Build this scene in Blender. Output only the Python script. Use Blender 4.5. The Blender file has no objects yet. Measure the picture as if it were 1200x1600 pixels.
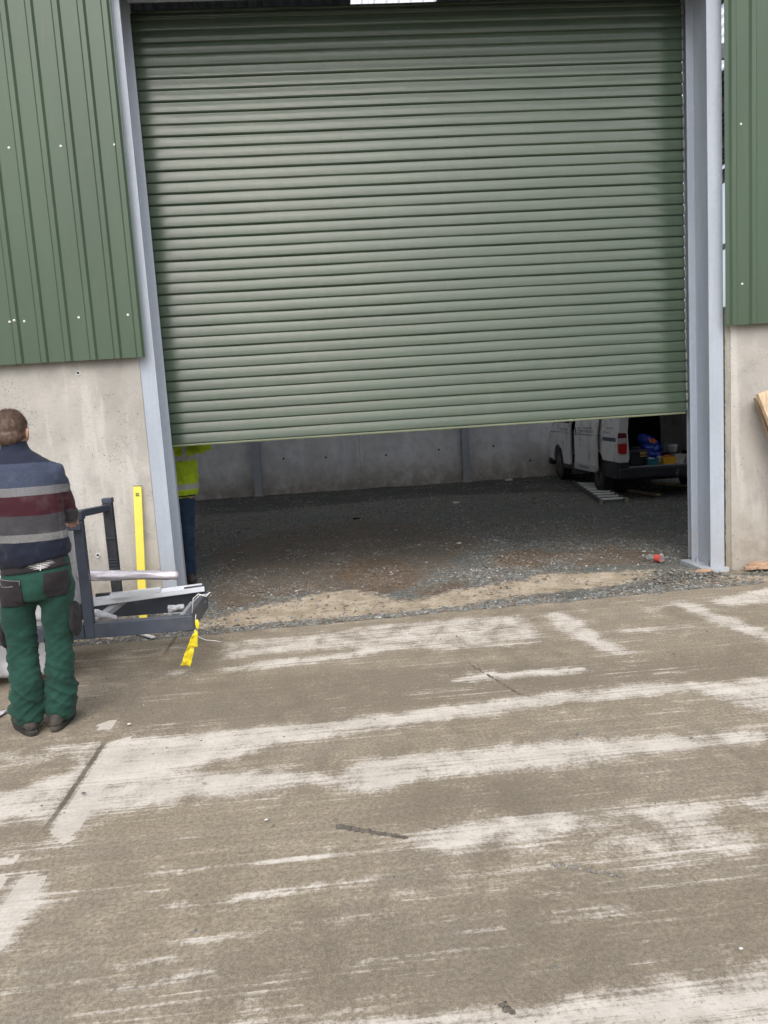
import bpy, bmesh, math, random
import numpy as np
from mathutils import Vector, Matrix, noise as mnoise
from mathutils.bvhtree import BVHTree
random.seed(7); rng = np.random.default_rng(7)
S = bpy.context.scene
R = math.radians
# ---------------------------------------------------------------- camera
CX = Vector((0.9951506508642515, -0.07585396689142798, -0.0626207456941467))
CD = Vector((-0.07171727841257802, -0.12383323565701831, -0.9897080184194761))
CF = Vector((0.06731874970281025, 0.9893995681490607, -0.12867276512495898))
cam = bpy.data.cameras.new('camera'); co = bpy.data.objects.new('camera', cam); S.collection.objects.link(co)
m = Matrix((CX, -CD, -CF)).transposed().to_4x4(); m.translation = (0, 0, 1.6); co.matrix_world = m
cam.sensor_fit = 'VERTICAL'; cam.sensor_height = 36; cam.lens = 36 * 1200 / 1600
cam.clip_start = .05; cam.clip_end = 500
S.camera = co
# ---------------------------------------------------------------- world and sun
SUN_EL, SUN_AZ = R(50), R(187)
w = bpy.data.worlds.new('World'); S.world = w; w.use_nodes = True
nt = w.node_tree; nt.nodes.clear()
sk = nt.nodes.new('ShaderNodeTexSky'); sk.sky_type = 'NISHITA'; sk.sun_disc = False
sk.sun_elevation = SUN_EL; sk.sun_rotation = SUN_AZ; sk.air_density = 1.0; sk.dust_density = 4.0; sk.ozone_density = 1.0
hs = nt.nodes.new('ShaderNodeHueSaturation'); hs.inputs['Saturation'].default_value = .55
bg = nt.nodes.new('ShaderNodeBackground'); bg.inputs[1].default_value = .14
ow = nt.nodes.new('ShaderNodeOutputWorld')
nt.links.new(sk.outputs[0], hs.inputs['Color']); nt.links.new(hs.outputs[0], bg.inputs[0]); nt.links.new(bg.outputs[0], ow.inputs[0])
sl = bpy.data.lights.new('sun', 'SUN'); sl.energy = 1.2; sl.angle = R(66); sl.color = (1, .96, .9)
so = bpy.data.objects.new('sun', sl); S.collection.objects.link(so)
sd = Vector((math.sin(SUN_AZ) * math.cos(SUN_EL), math.cos(SUN_AZ) * math.cos(SUN_EL), math.sin(SUN_EL)))
so.rotation_euler = sd.to_track_quat('Z', 'Y').to_euler()
S.view_settings.view_transform = 'Standard'; S.view_settings.look = 'None'
S.view_settings.exposure = 0.5; S.view_settings.gamma = 1
S.render.engine = 'CYCLES'
S.cycles.max_bounces = 10; S.cycles.diffuse_bounces = 6

# ---------------------------------------------------------------- camera geometry for placing measured points
MW = np.array([CX, CD, CF]).T
def ray(px, py): return MW @ np.array([px - 600., py - 800., 1200.])
def atz(px, py, z=0.):
    r = ray(px, py); t = (z - 1.6) / r[2]; return r * t + [0, 0, 1.6]
def aty(px, py, y):
    r = ray(px, py); t = y / r[1]; return Vector(r * t + [0, 0, 1.6])

# ---------------------------------------------------------------- helpers
def link(o, parent=None):
    S.collection.objects.link(o)
    if parent: o.parent = parent
    return o
def tag(o, label=None, cat=None, group=None, kind=None):
    for k, v in (('label', label), ('category', cat), ('group', group), ('kind', kind)):
        if v: o[k] = v
    return o
def empty(name, loc=(0, 0, 0), rz=0, label=None, cat=None, group=None):
    o = bpy.data.objects.new(name, None); o.location = loc; o.rotation_euler = (0, 0, rz); o.empty_display_size = .1
    link(o); return tag(o, label, cat, group)
class MB:
    def __init__(s): s.v = []; s.f = []
    def add(s, vs, fs):
        n = len(s.v); s.v += [tuple(v) for v in vs]; s.f += [tuple(i + n for i in f) for f in fs]; return s
    def box(s, a, b, rot=None, piv=None):
        x0, y0, z0 = a; x1, y1, z1 = b
        vs = [Vector(p) for p in ((x0,y0,z0),(x1,y0,z0),(x1,y1,z0),(x0,y1,z0),(x0,y0,z1),(x1,y0,z1),(x1,y1,z1),(x0,y1,z1))]
        if rot is not None:
            piv = Vector(piv) if piv is not None else sum(vs, Vector()) / 8
            vs = [rot @ (v - piv) + piv for v in vs]
        return s.add(vs, ((0,3,2,1),(4,5,6,7),(0,1,5,4),(1,2,6,5),(2,3,7,6),(3,0,4,7)))
    def bar(s, p, q, wx, wz, up=(0, 0, 1)):
        p = Vector(p); q = Vector(q); d = (q - p).normalized(); up = Vector(up)
        if abs(d.dot(up)) > .95: up = Vector((0, 1, 0))
        a = d.cross(up).normalized(); b = a.cross(d).normalized()
        vs = [c + a * sx * wx / 2 + b * sz * wz / 2 for c in (p, q) for sx, sz in ((-1,-1),(1,-1),(1,1),(-1,1))]
        return s.add(vs, ((0,1,2,3),(7,6,5,4),(0,4,5,1),(1,5,6,2),(2,6,7,3),(3,7,4,0)))
    def tube(s, pts, rad, n=12, cap=True, sq=None):
        pts = [Vector(p) for p in pts]; k = len(pts)
        if not hasattr(rad, '__len__'): rad = [rad] * k
        vs = []; fs = []
        pa = None
        for i, p in enumerate(pts):
            d = (pts[min(i + 1, k - 1)] - pts[max(i - 1, 0)])
            d = d.normalized() if d.length > 1e-9 else Vector((0, 0, 1))
            if pa is None: pa = d.orthogonal().normalized()
            pa = (pa - d * pa.dot(d)); pa = pa.normalized() if pa.length > 1e-6 else d.orthogonal().normalized()
            b = d.cross(pa)
            for j in range(n):
                t = 2 * math.pi * j / n; vs.append(p + (pa * math.cos(t) + b * math.sin(t)) * rad[i])
        for i in range(k - 1):
            for j in range(n):
                fs.append((i*n+j, i*n+(j+1) % n, (i+1)*n+(j+1) % n, (i+1)*n+j))
        if cap: fs += [tuple(range(n))[::-1], tuple((k-1)*n + j for j in range(n))]
        return s.add(vs, fs)
    def caps(s, pts, rad, n=14):     # tube with rounded ends
        pts = [Vector(p) for p in pts]; rad = list(rad)
        def end(p, q, r):
            d = (p - q).normalized()
            return [(p + d * r * math.sin(a), max(r * math.cos(a), r * .06)) for a in (R(30), R(60), R(85))]
        a = end(pts[0], pts[1], rad[0])[::-1]; b = end(pts[-1], pts[-2], rad[-1])
        P = [x[0] for x in a] + pts + [x[0] for x in b]; Q = [x[1] for x in a] + rad + [x[1] for x in b]
        return s.tube(P, Q, n)
    def loft(s, secs, n=28, ex=2.0):     # secs: (cx,cy,z,rx,ry) horizontal super-ellipses
        vs = []; fs = []; k = len(secs)
        for (cx, cy, z, rx, ry) in secs:
            for j in range(n):
                t = 2 * math.pi * j / n; c = math.cos(t); q = math.sin(t)
                vs.append((cx + rx * math.copysign(abs(c) ** (2/ex), c), cy + ry * math.copysign(abs(q) ** (2/ex), q), z))
        for i in range(k - 1):
            for j in range(n): fs.append((i*n+j, i*n+(j+1) % n, (i+1)*n+(j+1) % n, (i+1)*n+j))
        fs += [tuple(range(n))[::-1], tuple((k-1)*n + j for j in range(n))]
        return s.add(vs, fs)
    def ball(s, c, r, n=14, rot=None):
        c = Vector(c); r = (r, r, r) if not hasattr(r, '__len__') else r
        vs = []; fs = []; m_ = n // 2 + 1
        for i in range(1, m_):
            ph = math.pi * i / m_
            for j in range(n):
                t = 2 * math.pi * j / n; v = Vector((r[0]*math.sin(ph)*math.cos(t), r[1]*math.sin(ph)*math.sin(t), -r[2]*math.cos(ph)))
                vs.append(c + (rot @ v if rot else v))
        k = m_ - 1
        for i in range(k - 1):
            for j in range(n): fs.append((i*n+j, i*n+(j+1) % n, (i+1)*n+(j+1) % n, (i+1)*n+j))
        for s_, base in ((-1, 0), (1, (k-1)*n)):
            v = Vector((0, 0, s_ * r[2])); vs.append(c + (rot @ v if rot else v)); t = len(vs) - 1
            for j in range(n):
                fs.append((t, base+(j+1) % n, base+j) if s_ < 0 else (t, base+j, base+(j+1) % n))
        return s.add(vs, fs)
    def prism(s, poly, h0, h1, axis='x'):     # polygon (a,b) extruded along axis
        def P(a, b, h): return {'x': (h, a, b), 'y': (a, h, b), 'z': (a, b, h)}[axis]
        n = len(poly); vs = [P(a, b, h0) for a, b in poly] + [P(a, b, h1) for a, b in poly]
        fs = [tuple(range(n))[::-1], tuple(range(n, 2*n))] + [(i, (i+1) % n, n+(i+1) % n, n+i) for i in range(n)]
        return s.add(vs, fs)
    def build(s, name, mat, parent=None, smooth=False, bevel=0, fix=True, seg=2):
        me = bpy.data.meshes.new(name); me.from_pydata(s.v, [], s.f)
        if fix:
            b = bmesh.new(); b.from_mesh(me); bmesh.ops.recalc_face_normals(b, faces=b.faces); b.to_mesh(me); b.free()
        me.materials.append(mat)
        o = link(bpy.data.objects.new(name, me), parent)
        if bevel:
            bv = o.modifiers.new('b', 'BEVEL'); bv.width = bevel; bv.segments = seg; bv.limit_method = 'ANGLE'; bv.angle_limit = R(40)
        if smooth:
            for p in me.polygons: p.use_smooth = True
        return o
    def organic(s, name, mat, parent=None, voxel=.008, it=4, disp=None, fac=.5):
        me = bpy.data.meshes.new(name); me.from_pydata(s.v, [], s.f)
        b = bmesh.new(); b.from_mesh(me); bmesh.ops.recalc_face_normals(b, faces=b.faces); b.to_mesh(me); b.free()
        o = link(bpy.data.objects.new(name, me))
        md = o.modifiers.new('r', 'REMESH'); md.mode = 'VOXEL'; md.voxel_size = voxel
        sm = o.modifiers.new('s', 'SMOOTH'); sm.factor = fac; sm.iterations = it
        bpy.context.view_layer.update()
        me2 = bpy.data.meshes.new_from_object(o.evaluated_get(bpy.context.evaluated_depsgraph_get()))
        bpy.data.objects.remove(o); me2.materials.clear(); me2.materials.append(mat); me2.name = name
        if disp:
            ns = [v.normal.copy() for v in me2.vertices]
            for v, nn in zip(me2.vertices, ns): v.co = v.co + nn * disp(v.co, nn)
        for p in me2.polygons: p.use_smooth = True
        return link(bpy.data.objects.new(name, me2), parent)
def npmesh(name, V, F, mat, k=4, attrs=None, smooth=False, parent=None):
    V = np.asarray(V, np.float32); F = np.asarray(F, np.int32)
    me = bpy.data.meshes.new(name); me.vertices.add(len(V)); me.vertices.foreach_set('co', V.ravel())
    me.loops.add(F.size); me.loops.foreach_set('vertex_index', F.ravel())
    me.polygons.add(len(F)); me.polygons.foreach_set('loop_start', np.arange(0, F.size, k, dtype=np.int32))
    me.polygons.foreach_set('loop_total', np.full(len(F), k, np.int32))
    me.polygons.foreach_set('use_smooth', np.full(len(F), smooth))
    me.update(calc_edges=True)
    for n_, a in (attrs or {}).items():
        at = me.attributes.new(n_, 'FLOAT_COLOR', 'POINT'); c = np.ones((len(V), 4), np.float32); a = np.asarray(a, np.float32)
        if a.ndim == 1: a = np.stack([a] * 3, 1)
        c[:, :3] = a; at.data.foreach_set('color', c.ravel())
    me.materials.append(mat)
    return link(bpy.data.objects.new(name, me), parent)

# ---------------------------------------------------------------- material toolkit
class NT:
    def __init__(s, name):
        s.m = bpy.data.materials.new(name); s.m.use_nodes = True; s.t = s.m.node_tree; s.b = s.t.nodes['Principled BSDF']
    def n(s, typ, **kw):
        x = s.t.nodes.new(typ)
        for k, v in kw.items():
            if k.startswith('i_'):
                x.inputs[int(k[2:]) if k[2:].isdigit() else k[2:].replace('_', ' ')].default_value = v
            else: setattr(x, k, v)
        return x
    def l(s, a, b): s.t.links.new(a, b)
    def coord(s, kind='Object', scale=(1, 1, 1), rot=(0, 0, 0), loc=(0, 0, 0)):
        c = s.n('ShaderNodeTexCoord'); mp = s.n('ShaderNodeMapping'); s.l(c.outputs[kind], mp.inputs[0])
        mp.inputs['Scale'].default_value = scale; mp.inputs['Rotation'].default_value = rot; mp.inputs['Location'].default_value = loc
        return mp.outputs[0]
    def noise(s, vec, scale, detail=4, rough=.55, dist=0):
        x = s.n('ShaderNodeTexNoise'); s.l(vec, x.inputs['Vector']); x.inputs['Scale'].default_value = scale
        x.inputs['Detail'].default_value = detail; x.inputs['Roughness'].default_value = rough; x.inputs['Distortion'].default_value = dist
        return x.outputs[0]
    def vor(s, vec, scale, feat='F1', out=0, rnd=1):
        x = s.n('ShaderNodeTexVoronoi', feature=feat); s.l(vec, x.inputs['Vector']); x.inputs['Scale'].default_value = scale; x.inputs['Randomness'].default_value = rnd
        return x.outputs[out]
    def ramp(s, v, a, b, c0=0., c1=1., smooth=True):
        x = s.n('ShaderNodeMapRange'); x.interpolation_type = 'SMOOTHSTEP' if smooth else 'LINEAR'
        s.l(v, x.inputs[0]); x.inputs[1].default_value = a; x.inputs[2].default_value = b; x.inputs[3].default_value = c0; x.inputs[4].default_value = c1
        return x.outputs[0]
    def math(s, op, a, b=None, c=None):
        x = s.n('ShaderNodeMath', operation=op)
        for i, v in enumerate((a, b, c)):
            if v is None: continue
            if isinstance(v, (int, float)): x.inputs[i].default_value = v
            else: s.l(v, x.inputs[i])
        return x.outputs[0]
    def mix(s, f, a, b, blend='MIX'):
        x = s.n('ShaderNodeMix', data_type='RGBA', blend_type=blend)
        if isinstance(f, (int, float)): x.inputs[0].default_value = f
        else: s.l(f, x.inputs[0])
        for i, v in ((6, a), (7, b)):
            if isinstance(v, (tuple, list)): x.inputs[i].default_value = (*v[:3], 1)
            else: s.l(v, x.inputs[i])
        return x.outputs[2]
    def col(s, v):
        if isinstance(v, (tuple, list)): s.b.inputs['Base Color'].default_value = (*v[:3], 1)
        else: s.l(v, s.b.inputs['Base Color'])
    def rough(s, v):
        if isinstance(v, (int, float)): s.b.inputs['Roughness'].default_value = v
        else: s.l(v, s.b.inputs['Roughness'])
    def bump(s, h, strength=.3, dist=.01):
        x = s.n('ShaderNodeBump'); x.inputs['Strength'].default_value = strength; x.inputs['Distance'].default_value = dist
        s.l(h, x.inputs['Height']); s.l(x.outputs[0], s.b.inputs['Normal'])
    def attr(s, name):
        x = s.n('ShaderNodeAttribute'); x.attribute_name = name; return x
def simple(name, c, rough=.5, metal=0, var=.12, scale=8, dirt=None, bump=0, spec=None):
    t = NT(name); v = t.coord()
    n1 = t.noise(v, scale, 5, .6)
    lo = tuple(x * (1 - var) for x in c); hi = tuple(min(1, x * (1 + var)) for x in c)
    cc = t.mix(t.ramp(n1, .3, .7), lo, hi)
    if dirt:
        n2 = t.noise(v, scale * .4, 6, .7); cc = t.mix(t.ramp(n2, .5, .75, 0, dirt[1]), cc, dirt[0])
    t.col(cc); t.rough(t.ramp(n1, .2, .8, max(0, rough - .06), min(1, rough + .06)))
    t.b.inputs['Metallic'].default_value = metal
    if spec is not None: t.b.inputs['Specular IOR Level'].default_value = spec
    if bump: t.bump(t.noise(v, scale * 6, 4, .6), bump, .004)
    return t.m

DUST = (.26, .22, .16)
# cladding: polyester coated green sheet
def green_sheet(name, c, rough):
    t = NT(name); v = t.coord()
    n1 = t.noise(t.coord(scale=(1, 1, .25)), 1.3, 4, .55); n2 = t.noise(v, 40, 3, .6)
    a = t.mix(t.ramp(n1, .3, .7), tuple(x * .9 for x in c), tuple(x * 1.1 for x in c))
    n3 = t.noise(t.coord(scale=(9, 9, .5)), 3, 5, .65)
    a = t.mix(t.ramp(n3, .55, .8, 0, .16), a, DUST)
    t.col(a); t.rough(t.ramp(n1, .2, .8, rough - .05, rough + .06))
    t.bump(t.noise(t.coord(scale=(1, 1, .6)), 2.2, 2, .5), .10, .01)
    return t.m
M_clad = green_sheet('green_cladding', (.062, .099, .063), .30)
def shutter_mat():
    t = NT('shutter_green'); c = (.050, .077, .052)
    n1 = t.noise(t.coord(scale=(.35, 1, 11)), 3, 3, .6); n2 = t.noise(t.coord(scale=(.5, 1, 90)), 6, 2, .6)
    a = t.mix(t.ramp(n1, .3, .7), tuple(x * .86 for x in c), tuple(x * 1.12 for x in c))
    a = t.mix(t.ramp(n2, .35, .65, 0, .25), a, (.075, .10, .075))
    n3 = t.noise(t.coord(scale=(1.2, 1, .5)), 2.2, 6, .7); a = t.mix(t.ramp(n3, .5, .8, 0, .22), a, (.12, .125, .10))
    t.col(a); t.rough(t.ramp(n2, .3, .7, .14, .22)); t.b.inputs['IOR'].default_value = 1.58; t.bump(n2, .12, .0012)
    return t.m
M_shut = shutter_mat()
def steel_paint(name, c, rough=.45, chips=.0):
    t = NT(name); v = t.coord()
    n1 = t.noise(t.coord(scale=(3, 3, .5)), 2, 6, .65); n2 = t.noise(v, 26, 5, .7)
    a = t.mix(t.ramp(n1, .3, .7), tuple(x * .9 for x in c), tuple(min(1, x * 1.08) for x in c))
    sg = t.n('ShaderNodeRGBToBW'); t.l(t.vor(v, 38, out=1), sg.inputs[0]); a = t.mix(t.ramp(sg.outputs[0], .2, .8, 0, .22), a, (c[0] * .8, c[1] * .82, c[2] * .84)); n4 = t.noise(t.coord(scale=(1, 1, .12)), 16, 4, .7); a = t.mix(t.ramp(n4, .58, .72, 0, .25), a, (.38, .40, .44))
    sep = t.n('ShaderNodeSeparateXYZ'); t.l(t.coord(), sep.inputs[0])
    low = t.ramp(sep.outputs[2], .0, .7, 1, 0)
    a = t.mix(t.math('MULTIPLY', low, t.ramp(n2, .45, .75, .1, .75)), a, (.42, .36, .27))
    t.col(a); t.rough(t.ramp(n2, .3, .7, rough - .08, rough + .1)); t.bump(n2, .08, .003)
    return t.m
M_col = steel_paint('column_primer', (.41, .46, .535), .42)
M_rail = steel_paint('galvanised_rail', (.33, .36, .42), .4)
M_anth = simple('anthracite_powder_coat', (.052, .064, .090), .45, var=.12, scale=6, dirt=((.22, .2, .17), .25), bump=.05)
M_anth_d = simple('anthracite_channel', (.035, .037, .045), .5, var=.2, scale=9, dirt=((.2, .18, .15), .2))
M_silver = simple('silver_film', (.50, .48, .53), .35, metal=.25, var=.15, scale=12)
M_white = simple('white_trim', (.72, .75, .80), .35, var=.06, scale=9, dirt=((.4, .37, .32), .3))
M_film = simple('white_plastic_film', (.52, .53, .57), .3, var=.1, scale=5, bump=.3)
M_zinc = simple('zinc', (.55, .56, .58), .35, metal=.8, var=.2, scale=30)
M_screw = simple('screw_cap', (.75, .78, .76), .3, var=.05)
M_dark = simple('dark_void', (.012, .012, .014), .8)
def concrete(name, c, kind):
    t = NT(name); v = t.coord()
    big = t.noise(v, .9, 5, .6, .6); mid = t.noise(v, 4.5, 6, .65, .3); fin = t.noise(v, 45, 4, .7)
    vert = t.noise(t.coord(scale=(3.0, 3.0, .45)), 1.6, 5, .6)
    a = t.mix(t.ramp(big, .32, .68), tuple(x * .80 for x in c), tuple(x * 1.14 for x in c))
    a = t.mix(t.ramp(mid, .45, .62, 0, .5), a, (c[0] * .72, c[1] * .74, c[2] * .76))
    a = t.mix(t.ramp(vert, .52, .64, 0, .25 if 'interior' in name else .75), a, (c[0] * 1.28, c[1] * 1.30, c[2] * 1.34))
    a = t.mix(t.ramp(fin, .3, .7, 0, .25), a, (c[0] * .6, c[1] * .6, c[2] * .6))
    # bug holes
    d1 = t.vor(v, 55); pick = t.noise(v, 2.6, 4, .75, 1)
    hole = t.math('MULTIPLY', t.ramp(d1, .16, .24, 1, 0), t.ramp(pick, .54, .60))
    d2 = t.vor(t.coord(loc=(3, 7, 1)), 19); hole2 = t.math('MULTIPLY', t.ramp(d2, .075, .11, 1, 0), t.ramp(t.noise(v, 1.8, 3, .6), .50, .6))
    H = t.math('MAXIMUM', hole, hole2)
    sep = t.n('ShaderNodeSeparateXYZ'); t.l(v, sep.inputs[0])
    low = t.math('MULTIPLY', t.ramp(sep.outputs[2], -.05, .75, 1, 0), t.ramp(mid, .25, .6, .35, 1))
    a = t.mix(t.math('MULTIPLY', low, .8), a, (.25, .21, .155))
    a = t.mix(t.math('MULTIPLY', H, .8), a, (.09, .08, .07))
    t.col(a); t.rough(.85)
    hh = t.math('ADD', t.math('MULTIPLY', fin, .4), t.math('MULTIPLY', t.math('SUBTRACT', 1, H), 1.0)); t.bump(hh, .5, .004)
    return t.m
M_conc = concrete('precast_concrete', (.46, .44, .405), 0)
M_conc_rough = concrete('rough_concrete_edge', (.30, .285, .245), 1)
M_conc_in = concrete('interior_concrete', (.66, .66, .67), 0)

# ---------------------------------------------------------------- ground
EDGE = lambda x: 5.845 + .0426 * x + .012 * np.sin(x * 9.1) + .01 * np.sin(x * 23 + 1)
def inpoly(X, Y, P):
    r = np.zeros(X.shape, bool); n = len(P); j = n - 1
    for i in range(n):
        xi, yi = P[i]; xj, yj = P[j]
        c = ((yi > Y) != (yj > Y)) & (X < (xj - xi) * (Y - yi) / (yj - yi + 1e-12) + xi)
        r ^= c; j = i
    return r
def blur(a, k):
    ker = np.exp(-np.linspace(-2, 2, 2 * k + 1) ** 2); ker /= ker.sum()
    for ax in (0, 1): a = np.apply_along_axis(lambda q: np.convolve(q, ker, 'same'), ax, a)
    return a
def vnoise(X, Y, f, seed):
    g = np.random.default_rng(seed).random((257, 257)); x = (X * f) % 256; y = (Y * f) % 256
    i = x.astype(int); j = y.astype(int); u = x - i; v = y - j; u = u*u*(3-2*u); v = v*v*(3-2*v)
    return (g[i, j]*(1-u) + g[i+1, j]*u)*(1-v) + (g[i, j+1]*(1-u) + g[i+1, j+1]*u)*v
def fbm(X, Y, f, seed, o=4):
    r = 0; a = 1; t = 0
    for k in range(o): r = r + a * vnoise(X + 31.7 * k, Y + 11.3 * k, f * 2 ** k, seed + k); t += a; a *= .5
    return r / t
def paint(xs, ys, polys, k):
    XX, YY = np.meshgrid(xs, ys); out = np.zeros(XX.shape)
    for P, wgt in polys:
        W = [tuple(atz(*p)[:2]) for p in P]; out = np.maximum(out, inpoly(XX, YY, W) * wgt)
    return blur(out, k)
CLEAN = [
 ([(208,1150),(300,1147),(450,1132),(600,1117),(800,1090),(1000,1070),(1080,1064),(1080,1082),(900,1098),(800,1112),(700,1126),(560,1142),(400,1170),(350,1190),(240,1205),(190,1212)], .95),
 ([(170,1165),(205,1150),(195,1200),(150,1262),(130,1290),(118,1308),(100,1322),(88,1312),(75,1300),(108,1255),(140,1210)], 1.),
 ([(205,1200),(300,1208),(420,1205),(520,1210),(580,1180),(640,1178),(760,1172),(850,1156),(1050,1150),(1200,1142),(1200,1160),(1060,1175),(930,1190),(800,1205),(700,1212),(640,1220),(600,1238),(540,1232),(500,1222),(400,1240),(280,1255),(180,1268),(135,1276)], .9),
 ([(150,1160),(160,1162),(120,1220),(85,1270),(60,1282),(0,1288),(-60,1290),(-60,1240),(0,1240),(60,1222),(115,1205),(120,1172)], .9),
 ([(35,1368),(62,1364),(75,1367),(60,1400),(45,1425),(30,1450),(18,1475),(0,1492),(-60,1500),(-60,1440),(0,1415)], 1.),
 ([(-40,1342),(10,1340),(30,1337),(24,1350),(-10,1358),(-40,1360)], .8),
 ([(-30,1370),(10,1365),(28,1368),(0,1400),(-30,1405)], .7),
 ([(628,1305),(700,1292),(790,1280),(860,1268),(905,1278),(900,1296),(830,1308),(730,1324),(660,1328),(640,1318)], 1.),
 ([(1025,1262),(1070,1254),(1130,1246),(1132,1262),(1120,1280),(1060,1284),(1030,1282)], .9),
 ([(1160,1250),(1200,1234),(1260,1225),(1260,1262),(1200,1270),(1165,1268)], .9),
 ([(880,1262),(1030,1250),(1120,1282),(1180,1300),(1180,1340),(1000,1375),(940,1340),(900,1300)], .42),
 ([(640,1335),(880,1310),(1000,1330),(900,1370),(700,1390),(600,1400)], .22),
 ([(500,1600),(640,1588),(760,1582),(900,1560),(1010,1540),(1100,1532),(1200,1512),(1260,1505),(1260,1640),(500,1660)], .85),
 ([(160,1600),(400,1592),(520,1600),(520,1650),(160,1650)], .4),
 ([(335,1046),(430,1030),(520,1022),(600,1008),(640,1012),(560,1024),(450,1040),(360,1050)], .95),
 ([(345,1005),(480,992),(600,975),(720,965),(820,960),(850,1000),(840,1010),(700,1015),(560,1012),(420,1022),(345,1035)], .62),
 ([(705,1062),(760,1052),(915,1042),(910,1050),(800,1058),(720,1066)], .95),
 ([(855,958),(885,955),(905,970),(950,1000),(990,1020),(985,1026),(950,1020),(900,1000),(870,985)], .85),
 ([(1050,942),(1075,938),(1120,958),(1200,985),(1240,995),(1240,1010),(1190,1000),(1110,972)], .9),
 ([(1105,938),(1200,918),(1260,912),(1260,940),(1190,942),(1130,948)], .85),
 ([(960,985),(1080,976),(1100,974),(1090,982),(970,992)], .6),
 ([(980,970),(1020,940),(1080,935),(1040,955)], .3),
 ([(1075,1068),(1130,1066),(1260,1056),(1260,1120),(1200,1115),(1140,1100),(1090,1085)], .8),
 ([(1160,1062),(1260,1050),(1260,1068),(1180,1074)], .8),
 ([(150,1132),(186,1124),(182,1138),(152,1142)], .9), ([(205,1132),(222,1130),(220,1137),(206,1138)], .8),
 ([(-60,1190),(40,1172),(120,1160),(118,1172),(40,1195),(-60,1215)], .45),
 ([(250,1052),(290,1046),(300,1050),(260,1058)], .7),
 ([(90,1040),(300,1018),(330,1000),(250,1008),(120,1022)], .35),
]
SANDD = [
 ([(600,1240),(800,1215),(900,1215),(1000,1220),(980,1250),(800,1262),(640,1290),(560,1295)], .8),
 ([(380,1060),(700,1040),(1000,1030),(1200,1010),(1200,1060),(900,1080),(600,1110),(420,1130),(200,1145),(130,1090)], .75),
 ([(620,1420),(1200,1360),(1300,1400),(1300,1500),(1050,1530),(700,1570),(500,1590),(300,1600),(350,1500)], .6),
 ([(0,1290),(90,1290),(110,1330),(60,1350),(0,1335)], .5),
]
def ln(pts, w_): return pts + [(x, y + w_) for x, y in pts[::-1]]
CRISP = [
 ([(172,1160),(208,1150),(203,1166),(190,1190),(170,1222),(152,1248),(150,1262),(135,1272),(130,1290),(124,1300),(118,1300),(113,1314),(103,1322),(96,1318),(92,1306),(75,1301),(88,1283),(104,1262),(122,1235),(140,1208),(158,1182)], 1.),
 ([(38,1368),(55,1366),(75,1367),(66,1384),(56,1400),(50,1416),(38,1436),(24,1446),(16,1466),(0,1484),(-60,1500),(-60,1440),(0,1415),(20,1390)], 1.),
 ([(152,1133),(168,1126),(186,1124),(178,1136),(166,1140),(150,1141)], .9), ([(-40,1344),(10,1341),(30,1337),(20,1348),(-10,1356)], .9), ([(-40,1378),(0,1366),(14,1368),(0,1392),(-40,1400)], .8),
]
LINES = [
 (ln([(190,1374),(330,1352),(430,1342),(540,1326),(640,1312)], 5), .66), (ln([(225,1419),(330,1408),(460,1388),(600,1364),(680,1352)], 7), .7),
 (ln([(280,1472),(330,1468),(400,1455),(520,1438),(620,1428)], 6), .62), (ln([(150,1548),(240,1532),(300,1518),(345,1508)], 8), .64), (ln([(180,1512),(260,1496),(310,1488)], 6), .6),
 (ln([(0,1520),(90,1502),(150,1494)], 6), .6), (ln([(700,1455),(850,1436),(1000,1416)], 6), .55), (ln([(560,1502),(700,1484),(820,1470)], 5), .55), (ln([(760,1400),(900,1384),(1060,1362)], 6), .58),
 (ln([(215,1158),(400,1142),(600,1120),(800,1092),(1075,1066)], 6), .72), (ln([(640,1180),(800,1168),(1000,1152),(1200,1142)], 6), .68), (ln([(705,1062),(760,1052),(915,1042)], 6), .8),
]
cxs = np.arange(-4.2, 6.6, .02); cys = np.arange(.9, 6.2, .02)
A_clean = np.maximum(paint(cxs, cys, CLEAN, 6), paint(cxs, cys, LINES, 2) * 1.25); A_crisp = paint(cxs, cys, CRISP, 1); A_dark = paint(cxs, cys, SANDD, 9)
def grade(lo, hi, step, far):
    o = []; d = step; p = hi
    while p < far: d *= 1.35; p += d; o.append(p)
    l = []; d = step; p = lo
    while p > -far: d *= 1.35; p -= d; l.append(p)
    return np.array(l[::-1]), np.array(o)
lx, hx = grade(cxs[0], cxs[-1], .02, 90); gx = np.concatenate([lx, cxs, hx])
ly, _ = grade(cys[0], 0, .02, 90); ny = len(cys)
gy = np.concatenate([ly, cys])
tt = (cys - cys[0]) / (cys[-1] - cys[0])
GX, GY = np.meshgrid(gx, gy)
# last rows follow the slab edge
top = EDGE(GX[0]); rows = GY.copy(); core = gy >= cys[0]
rows[core] = cys[0] + tt[:, None] * (top[None, :] - cys[0])
GY = rows
ix = np.clip(np.searchsorted(cxs, GX.ravel()) , 0, len(cxs) - 1)
iy = np.clip(((GY.ravel() - cys[0]) / .02).round().astype(int), 0, len(cys) - 1)
inside = (GX.ravel() >= cxs[0]) & (GX.ravel() <= cxs[-1]) & (GY.ravel() >= cys[0])
at = np.zeros((GX.size, 3)); at[:, 0] = A_clean[iy, ix] * inside; at[:, 1] = A_dark[iy, ix] * inside; at[:, 2] = A_crisp[iy, ix] * inside
GZ = (fbm(GX + 50, GY + 50, .8, 3) - .5) * .006 + (fbm(GX + 50, GY + 50, 14, 9, 3) - .5) * .0022 * (GX.ravel() > -99).reshape(GX.shape)
nr, nc = GX.shape
I = np.arange(nr * nc).reshape(nr, nc)
Fq = np.stack([I[:-1, :-1], I[:-1, 1:], I[1:, 1:], I[1:, :-1]], -1).reshape(-1, 4)
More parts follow.
